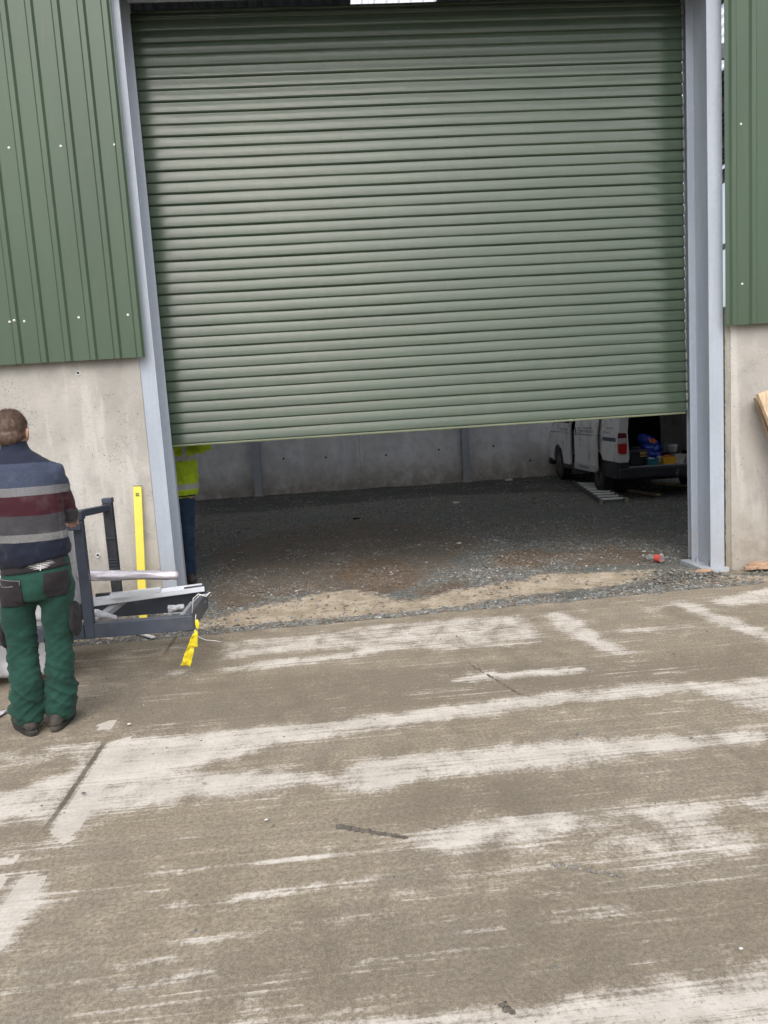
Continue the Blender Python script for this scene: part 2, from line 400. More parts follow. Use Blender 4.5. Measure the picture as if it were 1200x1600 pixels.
V = np.stack([GX.ravel(), GY.ravel(), GZ.ravel()], 1)
# slab edge face
base = len(V); eV = V[I[-1]].copy(); eV[:, 2] = -.12
V = np.vstack([V, eV]); E_ = np.arange(base, base + nc)
Fq = np.vstack([Fq, np.stack([I[-1, :-1], I[-1, 1:], E_[1:], E_[:-1]], -1)])
at = np.vstack([at, np.zeros((nc, 3))])
def apron_mat():
    t = NT('dusty_concrete_apron'); v = t.coord()
    A = t.attr('mask'); sp = t.n('ShaderNodeSeparateColor'); t.l(A.outputs['Color'], sp.inputs[0])
    clean = sp.outputs[0]; dark = sp.outputs[1]
    rz = R(1.2)
    s1 = t.noise(t.coord(scale=(.35, 14, 1), rot=(0, 0, rz)), 2.2, 6, .68, .25)
    s2 = t.noise(t.coord(scale=(.40, 20, 1), rot=(0, 0, -rz)), 2.2, 6, .72)
    blot = t.noise(v, 5, 7, .72, .4); fine = t.noise(v, 60, 5, .75); grit = t.noise(v, 260, 3, .7); blb = t.noise(v, 1.3, 5, .6)
    # streaks of scraped concrete everywhere, weak
    st = t.math('MULTIPLY', t.ramp(s1, .53, .66), t.ramp(blb, .38, .60, .15, .9))
    k = t.math('ADD', clean, t.math('MULTIPLY', st, .62))
    k = t.math('ADD', k, t.math('MULTIPLY', t.math('SUBTRACT', s2, .5), 2.0))
    k = t.math('ADD', k, t.math('MULTIPLY', t.math('SUBTRACT', blot, .5), 1.9))
    k = t.math('ADD', k, t.math('MULTIPLY', t.math('SUBTRACT', fine, .5), 1.1))
    fac = t.ramp(k, .20, .98)
    tan = t.ramp(t.noise(t.coord(loc=(11, 3, 0)), .9, 4, .6), .45, .62, 0, .42)
    crisp = t.math('ADD', sp.outputs[2], t.math('ADD', t.math('MULTIPLY', t.math('SUBTRACT', fine, .5), .5), t.math('MULTIPLY', t.math('SUBTRACT', blot, .5), 1.0)))
    fac = t.math('MAXIMUM', fac, t.ramp(crisp, .40, .62, 0, .93))
    dirt = t.mix(t.ramp(blb, .35, .65), (.225, .190, .146), (.315, .276, .222))
    dirt = t.mix(t.ramp(blot, .38, .62, 0, .8), dirt, (.42, .355, .262))
    dirt = t.mix(tan, dirt, (.37, .31, .225))
    dirt = t.mix(t.ramp(s1, .40, .62, .35, 0), dirt, (.20, .16, .112))
    dirt = t.mix(t.math('MULTIPLY', dark, .8), dirt, (.185, .155, .117))
    dirt = t.mix(t.ramp(fine, .38, .60, .6, 0), dirt, (.13, .115, .09))
    dirt = t.mix(t.ramp(grit, .54, .68, 0, .6), dirt, (.48, .45, .38))
    cl = t.mix(t.ramp(blot, .3, .7), (.55, .51, .455), (.67, .625, .57))
    cl = t.mix(t.ramp(s2, .30, .52, .5, 0), cl, (.40, .36, .31))
    cl = t.mix(t.ramp(fine, .36, .50, .5, 0), cl, (.42, .375, .315))
    cl = t.mix(t.ramp(t.noise(v, 2.4, 6, .7), .45, .62, 0, .5), cl, (.47, .435, .38))
    cl = t.mix(t.ramp(grit, .60, .8, 0, .35), cl, (.30, .27, .23))
    c = t.mix(fac, dirt, cl)
    # specks of dark grit
    dv = t.vor(v, 45); pk = t.noise(v, 7, 3, .6); dots = t.math('MULTIPLY', t.ramp(dv, .09, .15, 1, 0), t.ramp(pk, .50, .60))
    c = t.mix(t.math('MULTIPLY', dots, .7), c, (.09, .08, .065))
    # construction joint
    sx = t.n('ShaderNodeSeparateXYZ'); t.l(v, sx.inputs[0])
    wob = t.math('MULTIPLY', t.math('SUBTRACT', t.noise(v, 9, 4, .7), .5), .022)
    jx = t.math('ABSOLUTE', t.math('ADD', t.math('ADD', sx.outputs[0], 1.257), wob))
    gate = t.math('ADD', t.math('MULTIPLY', t.ramp(sx.outputs[1], 3.0, 3.15), t.ramp(sx.outputs[1], 3.85, 3.98, 1, 0)), t.math('ADD', t.math('MULTIPLY', t.ramp(sx.outputs[1], 5.3, 5.5), .8), t.math('MULTIPLY', t.ramp(t.noise(t.coord(), 3, 3, .6), .45, .6), .18)))
    j = t.math('MULTIPLY', t.ramp(jx, .008, .017, 1, 0), gate)
    c = t.mix(t.math('MULTIPLY', j, .75), c, (.10, .085, .062))
    t.col(c); t.rough(.9); t.b.inputs['Specular IOR Level'].default_value = .25
    h = t.math('ADD', t.math('MULTIPLY', fine, .5), t.math('MULTIPLY', grit, .5))
    h = t.math('ADD', h, t.math('MULTIPLY', s2, .5)); h = t.math('SUBTRACT', h, t.math('MULTIPLY', fac, .25)); h = t.math('SUBTRACT', h, t.math('MULTIPLY', j, 2.))
    t.bump(h, .55, .006)
    return t.m
o = npmesh('concrete_apron', V, Fq, apron_mat(), attrs={'mask': at}, smooth=True); tag(o, kind='structure')

# gravel yard (inside and round the shed)
ixs = np.arange(-5.5, 9, .035); iys_n = 330
lx, hx = grade(ixs[0], ixs[-1], .035, 90); gx2 = np.concatenate([lx, ixs, hx])
ty = np.concatenate([np.arange(0, 11.4, .035)]); d = .035; ext = []; p = ty[-1]
while p < 90: d *= 1.35; p += d; ext.append(p)
ty = np.concatenate([ty, ext])
X2, T2 = np.meshgrid(gx2, ty); Y2 = EDGE(X2) - .01 + T2
SANDP = [([(335,962),(400,945),(470,930),(500,922),(560,918),(610,930),(640,938),(700,920),(800,905),(850,893),(930,892),(1028,886),(1035,902),(950,915),(850,925),(760,938),(700,950),(560,962),(450,970),(345,980)], 1.),
 ([(1040,905),(1110,898),(1200,896),(1300,892),(1300,906),(1200,912),(1110,918),(1050,922)], .9),
 ([(90,1016),(160,1000),(330,985),(345,965),(300,960),(140,985),(60,1005)], .85), ([(1035,890),(1100,884),(1200,880),(1200,890),(1110,897)], .7)]
BROWN = [([(530,880),(600,872),(640,880),(650,900),(635,918),(600,928),(560,915),(525,900)], 1.), ([(780,862),(830,855),(870,866),(860,885),(800,888),(770,876)], .9),
 ([(330,860),(430,825),(560,810),(680,815),(760,850),(700,880),(640,920),(500,925),(330,930)], .5), ([(640,925),(700,905),(740,912),(680,930)], .7), ([(860,860),(960,850),(1050,862),(1030,880),(900,885)], .6), ([(330,925),(500,905),(540,915),(480,925),(380,945),(330,955)], .6)]
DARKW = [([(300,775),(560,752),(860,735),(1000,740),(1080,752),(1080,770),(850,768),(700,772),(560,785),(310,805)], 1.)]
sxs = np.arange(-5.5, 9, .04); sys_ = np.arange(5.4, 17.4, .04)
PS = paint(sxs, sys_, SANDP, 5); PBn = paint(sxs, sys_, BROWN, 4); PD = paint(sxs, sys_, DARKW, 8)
def samp(P, X, Y):
    i = np.clip(((X - sxs[0]) / .04).round().astype(int), 0, len(sxs) - 1); j = np.clip(((Y - sys_[0]) / .04).round().astype(int), 0, len(sys_) - 1)
    ok = (X > sxs[0]) & (X < sxs[-1]) & (Y > sys_[0]) & (Y < sys_[-1]); return P[j, i] * ok
ms = np.stack([samp(P, X2.ravel(), Y2.ravel()) for P in (PS, PBn, PD)], 1)
def gz(X, Y):
    b = (fbm(X + 50, Y + 50, .7, 21, 3) - .5) * .035 + (fbm(X + 50, Y + 50, 5, 22, 3) - .5) * .024
    return b * np.clip((Y - 5.9) / .9, .3, 1) - .016 - .006 * samp(PS, X, Y)
Z2 = gz(X2.ravel(), Y2.ravel()).reshape(X2.shape)
nr, nc = X2.shape; I = np.arange(nr * nc).reshape(nr, nc)
Fg = np.stack([I[:-1, :-1], I[:-1, 1:], I[1:, 1:], I[1:, :-1]], -1).reshape(-1, 4)
def gravel_ground_mat():
    t = NT('gravel_bed'); v = t.coord(); A = t.attr('mask'); sp = t.n('ShaderNodeSeparateColor'); t.l(A.outputs['Color'], sp.inputs[0])
    n1 = t.noise(v, 1.6, 5, .6); n2 = t.noise(v, 14, 6, .75); n3 = t.noise(v, 70, 4, .7); cells = t.vor(v, 62, out=1); cd = t.vor(v, 62)
    bw = t.n('ShaderNodeRGBToBW'); t.l(cells, bw.inputs[0])
    g = t.mix(t.ramp(n1, .35, .65), (.105, .108, .098), (.16, .13, .098))
    st = t.mix(t.ramp(bw.outputs[0], .1, .9), (.065, .075, .072), (.25, .275, .265))
    g = t.mix(t.ramp(n2, .42, .6, .15, .8), g, st)
    br = t.mix(t.ramp(n2, .35, .65), (.10, .066, .042), (.18, .13, .088))
    kb = t.ramp(t.math('ADD', sp.outputs[1], t.math('MULTIPLY', t.math('SUBTRACT', n2, .5), .9)), .25, .75)
    g = t.mix(t.math('MULTIPLY', kb, .8), g, br)
    sand = t.mix(t.ramp(t.noise(v, 4, 7, .75), .38, .62), (.36, .30, .22), (.55, .48, .38))
    sand = t.mix(t.ramp(n3, .45, .7, .35, 0), sand, (.28, .22, .15))
    ks = t.ramp(t.math('ADD', sp.outputs[0], t.math('ADD', t.math('MULTIPLY', t.math('SUBTRACT', n2, .5), 2.4), t.math('MULTIPLY', t.math('SUBTRACT', n3, .5), 1.4))), .32, .98)
    g = t.mix(ks, g, sand)
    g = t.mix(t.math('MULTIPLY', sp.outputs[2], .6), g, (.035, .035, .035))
    t.col(g); t.rough(.9); t.b.inputs['Specular IOR Level'].default_value = .2
    h = t.math('ADD', t.math('MULTIPLY', n3, .6), t.math('MULTIPLY', t.math('SUBTRACT', 1, cd), t.math('SUBTRACT', 1, ks))); t.bump(h, .8, .012)
    return t.m
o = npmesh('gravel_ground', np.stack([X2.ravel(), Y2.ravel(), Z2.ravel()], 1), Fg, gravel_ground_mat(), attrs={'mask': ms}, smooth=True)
tag(o, kind='structure')
# loose stones: one object (nobody could count them)
OCT_V = np.array([(1,0,0),(0,1,0),(-1,0,0),(0,-1,0),(.1,.1,1),(0,0,-1),(.7,.7,.35),(-.7,.7,.2),(-.7,-.7,.4),(.7,-.7,.3)], float)
OCT_F = np.array([(4,0,6),(4,6,1),(4,1,7),(4,7,2),(4,2,8),(4,8,3),(4,3,9),(4,9,0),(5,6,0),(5,1,6),(5,7,1),(5,2,7),(5,8,2),(5,3,8),(5,9,3),(5,0,9)])
def stones(name, X, Y, Zb, size, cols, mat, label, cat, flat=.65):
    n = len(X); base = OCT_V[None] * (1 + (rng.random((n, 10, 1)) - .5) * .7)
    sc = np.stack([size * (.7 + .6 * rng.random(n)), size * (.7 + .6 * rng.random(n)), size * flat * (.6 + .7 * rng.random(n))], 1)
    P = base * sc[:, None]; a = rng.random(n) * 6.28; tl = (rng.random(n) - .5) * .9
    c, s_ = np.cos(tl), np.sin(tl); y = P[..., 1] * c[:, None] - P[..., 2] * s_[:, None]; z = P[..., 1] * s_[:, None] + P[..., 2] * c[:, None]
    c, s_ = np.cos(a), np.sin(a); x = P[..., 0] * c[:, None] - y * s_[:, None]; y2 = P[..., 0] * s_[:, None] + y * c[:, None]
    V = np.stack([x + X[:, None], y2 + Y[:, None], z + (Zb + size * .25)[:, None]], -1).reshape(-1, 3)
    F = (OCT_F[None] + (np.arange(n) * 10)[:, None, None]).reshape(-1, 3)
    o = npmesh(name, V, F, mat, k=3, attrs={'tone': np.repeat(cols, 10, 0)}); tag(o, label, cat, kind='stuff'); return o
t = NT('stone'); A = t.attr('tone'); nn = t.noise(t.coord(), 90, 3, .6); t.col(t.mix(t.ramp(nn, .3, .7, 0, .4), A.outputs['Color'], (.2, .2, .19))); t.rough(.8); M_stone = t.m
def stone_cols(n, brown):
    k = rng.random(n)[:, None]; c = np.array([.075, .090, .086]) * (1 - k) + np.array([.31, .335, .33]) * k
    b = np.array([.10, .07, .048]) * (1 - k) + np.array([.22, .165, .115]) * k
    pb = (rng.random(n) < brown)[:, None]; c = np.where(pb, b, c)
    hot = (rng.random(n) < .018)[:, None]; return np.where(hot, np.array([.5, .51, .5]), c)
N = 230000
yy = 5.75 + (rng.random(N) ** 1.9) * 10.6; xw = rng.random(N); xx = (-.42 + xw * .98) * (yy + .3)
ok = (yy > EDGE(xx) - .03); s_ = samp(PS, xx, yy); bb = samp(PBn, xx, yy); dd = samp(PD, xx, yy)
cl = fbm(xx + 50, yy + 50, 2.2, 40, 4)
dens = np.clip(.20 + (cl - .42) * 4.2, .10, 1) * (1 - .90 * np.clip(s_ * 1.45 - .2, 0, 1)) * (1 - .35 * bb) * (1 - .6 * dd)
strip = np.clip(1 - (yy - EDGE(xx)) / .20, 0, 1); dens = np.maximum(dens, (strip > 0) * .85 * (cl > .36))
heap = np.exp(-(((xx - 3.05) / .33) ** 2 + ((yy - 6.45) / .28) ** 2)); dens = np.maximum(dens, heap)
ok &= rng.random(N) < dens; xx, yy, bb = xx[ok], yy[ok], bb[ok]; heap = heap[ok]
sz = .0042 + .0075 * rng.random(len(xx)) ** 2.4 + .009 * (rng.random(len(xx)) < .03); sz *= 1 + (yy - 6) * .035
zz = gz(xx, yy) + heap * .03 * rng.random(len(xx))
stones('gravel', xx, yy, zz, sz, stone_cols(len(xx), np.clip(.42 + bb * .5, 0, 1)), M_stone, 'loose grey and brown crushed stone lying thick across the shed floor', 'gravel')
N = 7000
xx = -3 + 8.5 * rng.random(N); yy = 1.4 + 4.5 * rng.random(N) ** .7; c2 = fbm(xx + 50, yy + 50, 1.5, 70, 3)
near = np.clip((yy - 5.2) / .6, 0, 1); bnd = np.exp(-((yy - 4.65) / .35) ** 2) * (c2 > .42); ok = rng.random(N) < np.clip((c2 - .45) * 1.6 + near * .45 + bnd * .55, .04, 1); ok &= yy < EDGE(xx)
xx, yy = xx[ok], yy[ok]; sz = .0022 + .0035 * rng.random(len(xx)) ** 2.5 + .006 * (rng.random(len(xx)) < .012)
cc = stone_cols(len(xx), .55); stones('grit', xx, yy, np.full(len(xx), 0.), sz, cc, M_stone, 'small loose grit and clods scattered over the concrete apron', 'grit', .8)

# dug scars / mud crumbs: two dark crumb lines on the slab
def crumbs(p, q, n, name, label, tone):
    a = np.array(atz(*p)[:2]); b = np.array(atz(*q)[:2]); u = rng.random(n); P = a + (b - a) * u[:, None] + rng.normal(0, .006, (n, 2)) * (1.2 - u)[:, None]
    c = np.tile(np.array(tone), (n, 1)) * (.6 + .7 * rng.random((n, 1)))
    stones(name, P[:, 0], P[:, 1], np.zeros(n), .003 + .005 * rng.random(n), c, M_stone, label, 'mud crumbs', .8)
crumbs((527, 1292), (636, 1310), 420, 'mud_crumbs', 'dark line of mud crumbs across the middle of the dusty concrete', (.10, .085, .065))
crumbs((858, 1350), (975, 1370), 55, 'mud_crumbs', 'thin pale grey crumb line to the right on the dusty concrete', (.24, .23, .20))
crumbs((730, 1036), (812, 1085), 90, 'mud_crumbs', 'short brown crumb line on the far slab before the doorway', (.13, .10, .075))
crumbs((788, 1574), (803, 1584), 40, 'mud_crumbs', 'small dark clod on the white scraped concrete at bottom right', (.10, .085, .065))

# ---------------------------------------------------------------- shed: walls, columns, cladding
def prism_wall(name, x0, x1, y0, y1, z0, z1, mat, parent=None, bev=.006):
    return MB().box((x0, y0, z0), (x1, y1, z1)).build(name, mat, parent, bevel=bev)
WALL_T = 2.32
wl = prism_wall('concrete_wall', -8, -1.50, 6.60, 6.75, -.15, WALL_T, M_conc)
tag(wl, 'pale precast concrete wall left of the shutter behind the man', 'concrete wall')
wr = prism_wall('concrete_wall', 3.575, 8.2, 6.60, 6.75, -.15, WALL_T, M_conc)
tag(wr, 'pale precast concrete wall right of the doorway with boards leaning on it', 'concrete wall')
# rough jointed end of right wall
mb = MB(); nz = 90; prof = []
for i in range(nz + 1):
    z = -.15 + (WALL_T + .15) * i / nz; prof.append((3.527 + rng.uniform(-.004, .004), z))
mb.prism(prof + [(3.573, WALL_T), (3.573, -.15)], 6.606, 6.75, 'y'); mb.build('joint_strip', M_conc_rough, wr)
wl2 = MB(); prof = [(-1.497, -.15), (-1.497, WALL_T)] + [(-1.475 + rng.uniform(-.004, .004), WALL_T - (WALL_T + .15) * i / 90) for i in range(91)]
wl2.prism(prof, 6.622, 6.75, 'y'); wl2.build('joint_strip', M_conc_rough, wl)
# tie holes
def tie_hole(c, parent, r=.021):
    x, y, z = c
    m1 = MB(); n = 20; V = []; F = []
    for k, (rr, dy) in enumerate(((r * 1.25, -.001), (r, -.006), (r * .5, -.006), (r * .42, -.0015))):
        for j in range(n):
            a = 2 * math.pi * j / n; V.append((x + rr * math.cos(a), y + dy, z + rr * math.sin(a)))
    for k in range(3):
        for j in range(n): F.append((k*n+j, k*n+(j+1) % n, (k+1)*n+(j+1) % n, (k+1)*n+j))
    m1.add(V, F); a = m1.build('tie_ring', M_zinc_w, parent, smooth=True)
    MB().tube([(x, y - .002, z), (x, y - .0005, z)], r * .43, 16).build('tie_hole', M_dark, a)
M_zinc_w = simple('plastic_cone_grey', (.48, .49, .47), .6, var=.2, scale=40)
for px, py in ((122, 583), (153, 868)):
    p = aty(px, py, 6.6); tie_hole(p, wl)
for px, py in ((1216, 588),):
    tie_hole(aty(px, py, 6.6), wr)

def h_column(name, x0, x1, y0, y1, z1, label, plate):
    root = empty(name, ((x0 + x1) / 2, y0, 0), 0, label, 'steel column', 'steel columns either side of the doorway')
    cx = (x0 + x1) / 2; w_ = (x1 - x0) / 2; tf = .013; D = y1 - y0
    sec = [(-w_, 0), (w_, 0), (w_, tf), (.012, tf), (.006, tf + .008), (.006, D - tf - .008), (.012, D - tf), (w_, D - tf), (w_, D), (-w_, D), (-w_, D - tf), (-.012, D - tf), (-.006, D - tf - .008), (-.006, tf + .008), (-.012, tf), (-w_, tf)]
    mb = MB(); n = len(sec); zs = [.018, z1]
    vs = [(a, b, z) for z in zs for a, b in sec]
    quads = [(i, (i + 1) % n, n + (i + 1) % n, n + i) for i in range(n)]
    def capf(o): return [(o+0,o+1,o+2,o+3,o+12+2,o+15), (o+3,o+4,o+13,o+14), (o+4,o+5,o+12,o+13), (o+5,o+6,o+11,o+12), (o+6,o+7,o+8,o+9,o+10,o+11)]
    mb.add(vs, quads + capf(0) + capf(n)); mb.build('shaft', M_col, root, bevel=.0015, seg=1)
    (a0, a1, b0, b1) = plate
    MB().box((a0 - cx, b0 - y0, -.03), (a1 - cx, b1 - y0, .018)).build('base_plate', M_col, root, bevel=.002)
    for sx in (-.047, .047):
        for sy in (.09, .29):
            b = MB(); b.tube([(sx, sy, .018), (sx, sy, .024)], .022, 16); b.tube([(sx, sy, .024), (sx, sy, .042)], .015, 6); b.tube([(sx, sy, .042), (sx, sy, .062)], .0085, 10)
            b.build('anchor_bolt', M_zinc, root)
    return root
h_column('steel_column', -1.525, -1.375, 6.610, 6.985, 6.1, 'pale blue grey steel column left of the shutter beside the yellow level', (-1.56, -1.34, 6.575, 7.03))
h_column('steel_column', 3.385, 3.515, 6.610, 6.985, 6.1, 'pale blue grey steel column right of the shutter beside the right concrete wall', (3.30, 3.535, 6.565, 7.03))

def cladding(name, x0, x1, z0, z1, ribs, yb, label, screws):
    root = empty(name, ((x0 + x1) / 2, yb, z0), 0, label, 'cladding', 'green metal cladding either side of the doorway')
    cx = (x0 + x1) / 2
    P = [(x0, 0)]
    for r in ribs:
        for dx, dy in ((-.034, 0), (-.018, -.022), (.018, -.022), (.034, 0)):
            P.append((r + dx, dy))
        for q in (.075, .115):          # shallow stiffening swages between ribs
            pass
    P.append((x1, 0)); P = [p for p in P if x0 <= p[0] <= x1]; P.sort()
    zs = np.linspace(z0, z1, 16); mb = MB(); n = len(P)
    for i, z in enumerate(zs):
        for a, b in P: mb.v.append((a - cx, b + .0012 * math.sin(a * 31 + z * 3.1), z - z0))
    for i in range(len(zs) - 1):
        for j in range(n - 1): mb.f.append((i*n+j, i*n+j+1, (i+1)*n+j+1, (i+1)*n+j))
    o = mb.build('sheet', M_clad, root, fix=False)
    sd_ = o.modifiers.new('t', 'SOLIDIFY'); sd_.thickness = .0009; sd_.offset = 1
    sb = o.modifiers.new('b', 'BEVEL'); sb.width = .004; sb.segments = 2; sb.limit_method = 'ANGLE'; sb.angle_limit = R(20)
    for px, py in screws:
        p = aty(px, py, yb); onrib = any(abs(p.x - r) < .022 for r in ribs); yo = -.0225 if onrib else -.001
        b = MB(); X, Z = p.x - cx, p.z - z0
        b.tube([(X, yo, Z), (X, yo - .002, Z)], .0095, 14); b.tube([(X, yo - .002, Z), (X, yo - .0075, Z)], .0052, 6)
        b.build('screw', M_screw, root)
    return root
YB = 6.53
def ribx(px, py): return aty(px, py, YB).x
lr = [ribx(px, 575) for px in (32.5, 71.5, 109.4, 148.4, 186.4)]
step = (lr[-1] - lr[0]) / 4
left_ribs = [lr[0] - step * k for k in range(30, 0, -1)] + lr + [lr[-1] + step * .95 - .005]
xl = aty(228, 560, YB).x
cladding('metal_cladding', -8, xl, 2.17, 6.3, left_ribs, YB, 'dark green ribbed metal cladding above the left concrete wall', [(14,231),(95,228.5),(179,226),(15,503),(24,501),(38,502),(123,496),(200,492)])
rr0 = ribx(1146, 500); rr1 = ribx(1176.5, 500)
right_ribs = [rr0 + (rr1 - rr0) * 1.0 * k for k in range(26)]
xr = aty(1133.5, 480, YB).x
cladding('metal_cladding', xr, 8.2, 2.155, 6.3, right_ribs[:2] + [rr1 + .199 * k for k in range(1, 23)], YB, 'dark green ribbed metal cladding above the right concrete wall', [(1157.6,194),(1159.5,443.6)])
# header over the doorway (above the view) and rails carrying the sheets
hd = empty('door_header', (1.0, 6.53, 5.03), 0, 'dark green cladding header strip above the roller shutter opening', 'cladding')
mb = MB(); P = []
xs_ = np.arange(-2.40, 2.48, .2)
for r in xs_:
    for dx, dy in ((-.034, 0), (-.018, -.03), (.018, -.03), (.034, 0)): P.append((r + dx, dy))
for z in (0, .85):
    for a, b in P: mb.v.append((a, b, z))
n = len(P)
for j in range(n - 1): mb.f.append((j, j+1, n+j+1, n+j))
o = mb.build('sheet', M_clad, hd, fix=False); sm = o.modifiers.new('t', 'SOLIDIFY'); sm.thickness = .0009
MB().box((-2.35, -.34, .36), (2.35, -.04, .50)).build('slat_shade_box', M_clad, hd, bevel=.01)  # unseen box added in front of the header to darken the top slats
MB().box((-2.35, .09, -.02), (2.35, .30, .16)).build('lintel_beam', M_col, hd, bevel=.004)
for nm, x0, x1, lab in (('sheeting_rail', -8, -1.54, 'galvanised rail behind the left green cladding'), ('sheeting_rail', 3.62, 8.2, 'galvanised rail behind the right green cladding')):
    for k_, z in enumerate((2.42, 3.77, 5.12)):
        a = MB().box((x0, 6.545, z), (x1, 6.56, z + .14)); a.box((x0, 6.561, z), (x1, 6.62, z + .003)); a.box((x0, 6.561, z + .137), (x1, 6.62, z + .14))
        tag(a.build(nm, M_rail), lab + (', lowest of three', ', middle of three', ', topmost of three')[k_], 'rail', 'rails behind the green cladding')

# ---------------------------------------------------------------- roller shutter
YS = 7.045; SX0, SX1 = -1.50, aty(1071, 600, YS).x; ZB = 1.428; PITCH = .0937; NS = 39
sh = empty('roller_shutter', ((SX0 + SX1) / 2, YS, ZB), 0, 'olive green slatted roller shutter hanging part open in the doorway', 'roller shutter')
scx = (SX0 + SX1) / 2
prof = []      # one slat, from its lower lip upward: (out, up)
K = 20
for k in range(K + 1):
    u = k / K; out = .0115 * (1 - ((u - .10) / .90) ** 2) if u > .10 else .005 + .0065 * math.sin(math.pi / 2 * u / .10)
    prof.append((out + (.0003 if k % 2 else -.0003), u * (PITCH - .006)))
prof += [(-.0015, PITCH - .0045), (-.002, PITCH - .002)]
nx = 40; xsx = np.linspace(SX0, SX1, nx) - scx; VV = []; rowsn = 0
rngz = []
drum_r = .20; ZT = ZB + PITCH * NS    # height where the curtain starts to wrap the drum
for s in range(NS + 4):
    for (o_, u_) in prof:
        L_ = s * PITCH + u_; over = L_ - (NS - 1.62) * PITCH
        jit = .0012 * math.sin(s * 2.3)
        if over <= 0: y = -o_ - jit; z = L_
        else:
            a = over / drum_r; y = drum_r - (drum_r + o_) * math.cos(a); z = (NS - 1.62) * PITCH + (drum_r + o_) * math.sin(a)
        for x in xsx: VV.append((x, y + .0022 * math.sin(x * 2.1 + s * .37) + .001 * math.sin(x * 7 + s), z + .0018 * math.sin(x * 1.3 + 1)))
        rowsn += 1
I = np.arange(rowsn * nx).reshape(rowsn, nx)
Fs = np.stack([I[:-1, :-1], I[:-1, 1:], I[1:, 1:], I[1:, :-1]], -1).reshape(-1, 4)
cur = npmesh('curtain', VV, Fs, M_shut, smooth=False, parent=sh)
sm = cur.modifiers.new('t', 'SOLIDIFY'); sm.thickness = .001; sm.offset = -1
M_botrail = green_sheet('bottom_rail_green', (.15, .175, .11), .3)
a = MB(); a.box((SX0 - scx, -.010, -.020), (SX1 - scx - .004, .012, -.002)); a.build('bottom_rail', M_botrail, sh, bevel=.004)
M_end = simple('end_lock_steel', (.34, .36, .33), .4, metal=.3)
for s in range(NS):
    a = MB(); X = SX1 - scx; z = s * PITCH
    a.prism([(-.012 if k in (0, 8) else -.017, z + .008 + k * (PITCH - .022) / 8) for k in range(9)] + [(.006, z + PITCH - .014), (.006, z + .008)], X + .001, X + .006 + (.004 if s % 2 else 0) + (.006 if s < 3 else 0), 'x')
    a.build('end_lock', M_end, sh)
a = MB(); zc = (NS - 1.62) * PITCH; a.tube([(SX0 - scx + .05, drum_r, zc), (SX1 - scx - .02, drum_r, zc)], drum_r - .02, 28); a.build('drum', M_rail, sh, smooth=True)
# guides
for k_, (xg, d) in enumerate(((-1.385, -1), (3.408, 1))):
    a = MB(); g0 = min(xg, xg + d * .05); g1 = max(xg, xg + d * .05)
    a.box((g0, 6.990, .02), (g1, 6.996, 5.2)); a.box((xg + d * .046 if d > 0 else xg + d * .05, 6.997, .02), (xg + d * .05 if d > 0 else xg + d * .046, 7.09, 5.2)); a.box((g0, 7.091, .02), (g1, 7.096, 5.2))
    o = a.build('guide_channel', M_rail, sh, bevel=.001); o.matrix_parent_inverse = Matrix.Translation(sh.location).inverted()

# ---------------------------------------------------------------- inside of the shed
bw = empty('back_wall', (0, 16.55, 0), 0, 'grey precast concrete panel wall along the back of the shed', 'concrete wall')
xj = [-8.0, -4.0, -1.60, .683, 2.888, 5.1, 7.3, 8.3]
for a_, b_ in zip(xj[:-1], xj[1:]):
    MB().box((a_ + .0005, 0, -.15), (b_ - .0005, .15, 2.4)).build('panel', M_conc_in, bw, bevel=.012)
for x, z in ((-2.95,.62),(-.95,.75),(-.05,.72),(1.25,.68),(2.4,.72),(3.6,.72),(4.4,.35),(5.6,.7)):
    MB().tube([(x, -.002, z), (x, -.0005, z)], .022, 12).build('tie_hole', M_dark, bw)
bc = empty('back_cladding', (0, 16.62, 2.4), 0, 'dark ribbed sheeting above the concrete at the back of the shed', 'cladding')
M_under = simple('dark_sheet_underside', (.13, .14, .16), .5, var=.2, scale=3)
a = MB(); a.box((-8, 0, .0), (6.9, .02, 3.9)); a.build('sheet', M_under, bc)
for x in (-1.52, 2.965):
    p = MB(); p.box((x - .075, 16.40, 0), (x + .075, 16.412, 6.05)); p.box((x - .005, 16.413, 0), (x + .005, 16.52, 6.05)); p.box((x - .075, 16.521, 0), (x + .075, 16.533, 6.05))
    p.box((x - .1, 16.36, -.03), (x + .1, 16.54, .02))
    tag(p.build('back_column', M_rail), 'grey steel column against the back wall, ' + ('nearest the man in the yellow jacket' if x < 0 else 'nearest the white van'), 'steel column', 'steel columns along the back wall')
swl = prism_wall('side_wall', -8.15, -8, 6.6, 16.7, -.15, 6.2, M_conc_in); tag(swl, 'closed concrete side wall at the far left inside the shed', 'concrete wall')
swr = prism_wall('side_wall', 8.3, 8.45, 6.6, 16.7, -.15, 2.05, M_conc_in); tag(swr, 'low concrete side wall at the far right inside the shed', 'concrete wall')
for k_, z in enumerate((2.75, 3.2, 4.45, 5.75)):
    tag(MB().box((8.3, 6.7, z), (8.36, 16.6, z + (.10 if k_ < 3 else .25))).build('side_rail', M_rail), 'horizontal steel rail on the open right side, ' + ('lowest', 'second from bottom', 'third from bottom', 'topmost eave beam')[k_], 'rail', 'rails on the open right side')
rf = empty('shed_roof', (0, 11.5, 6.2), 0, 'dark corrugated shed roof with pale roof lights', 'roof')
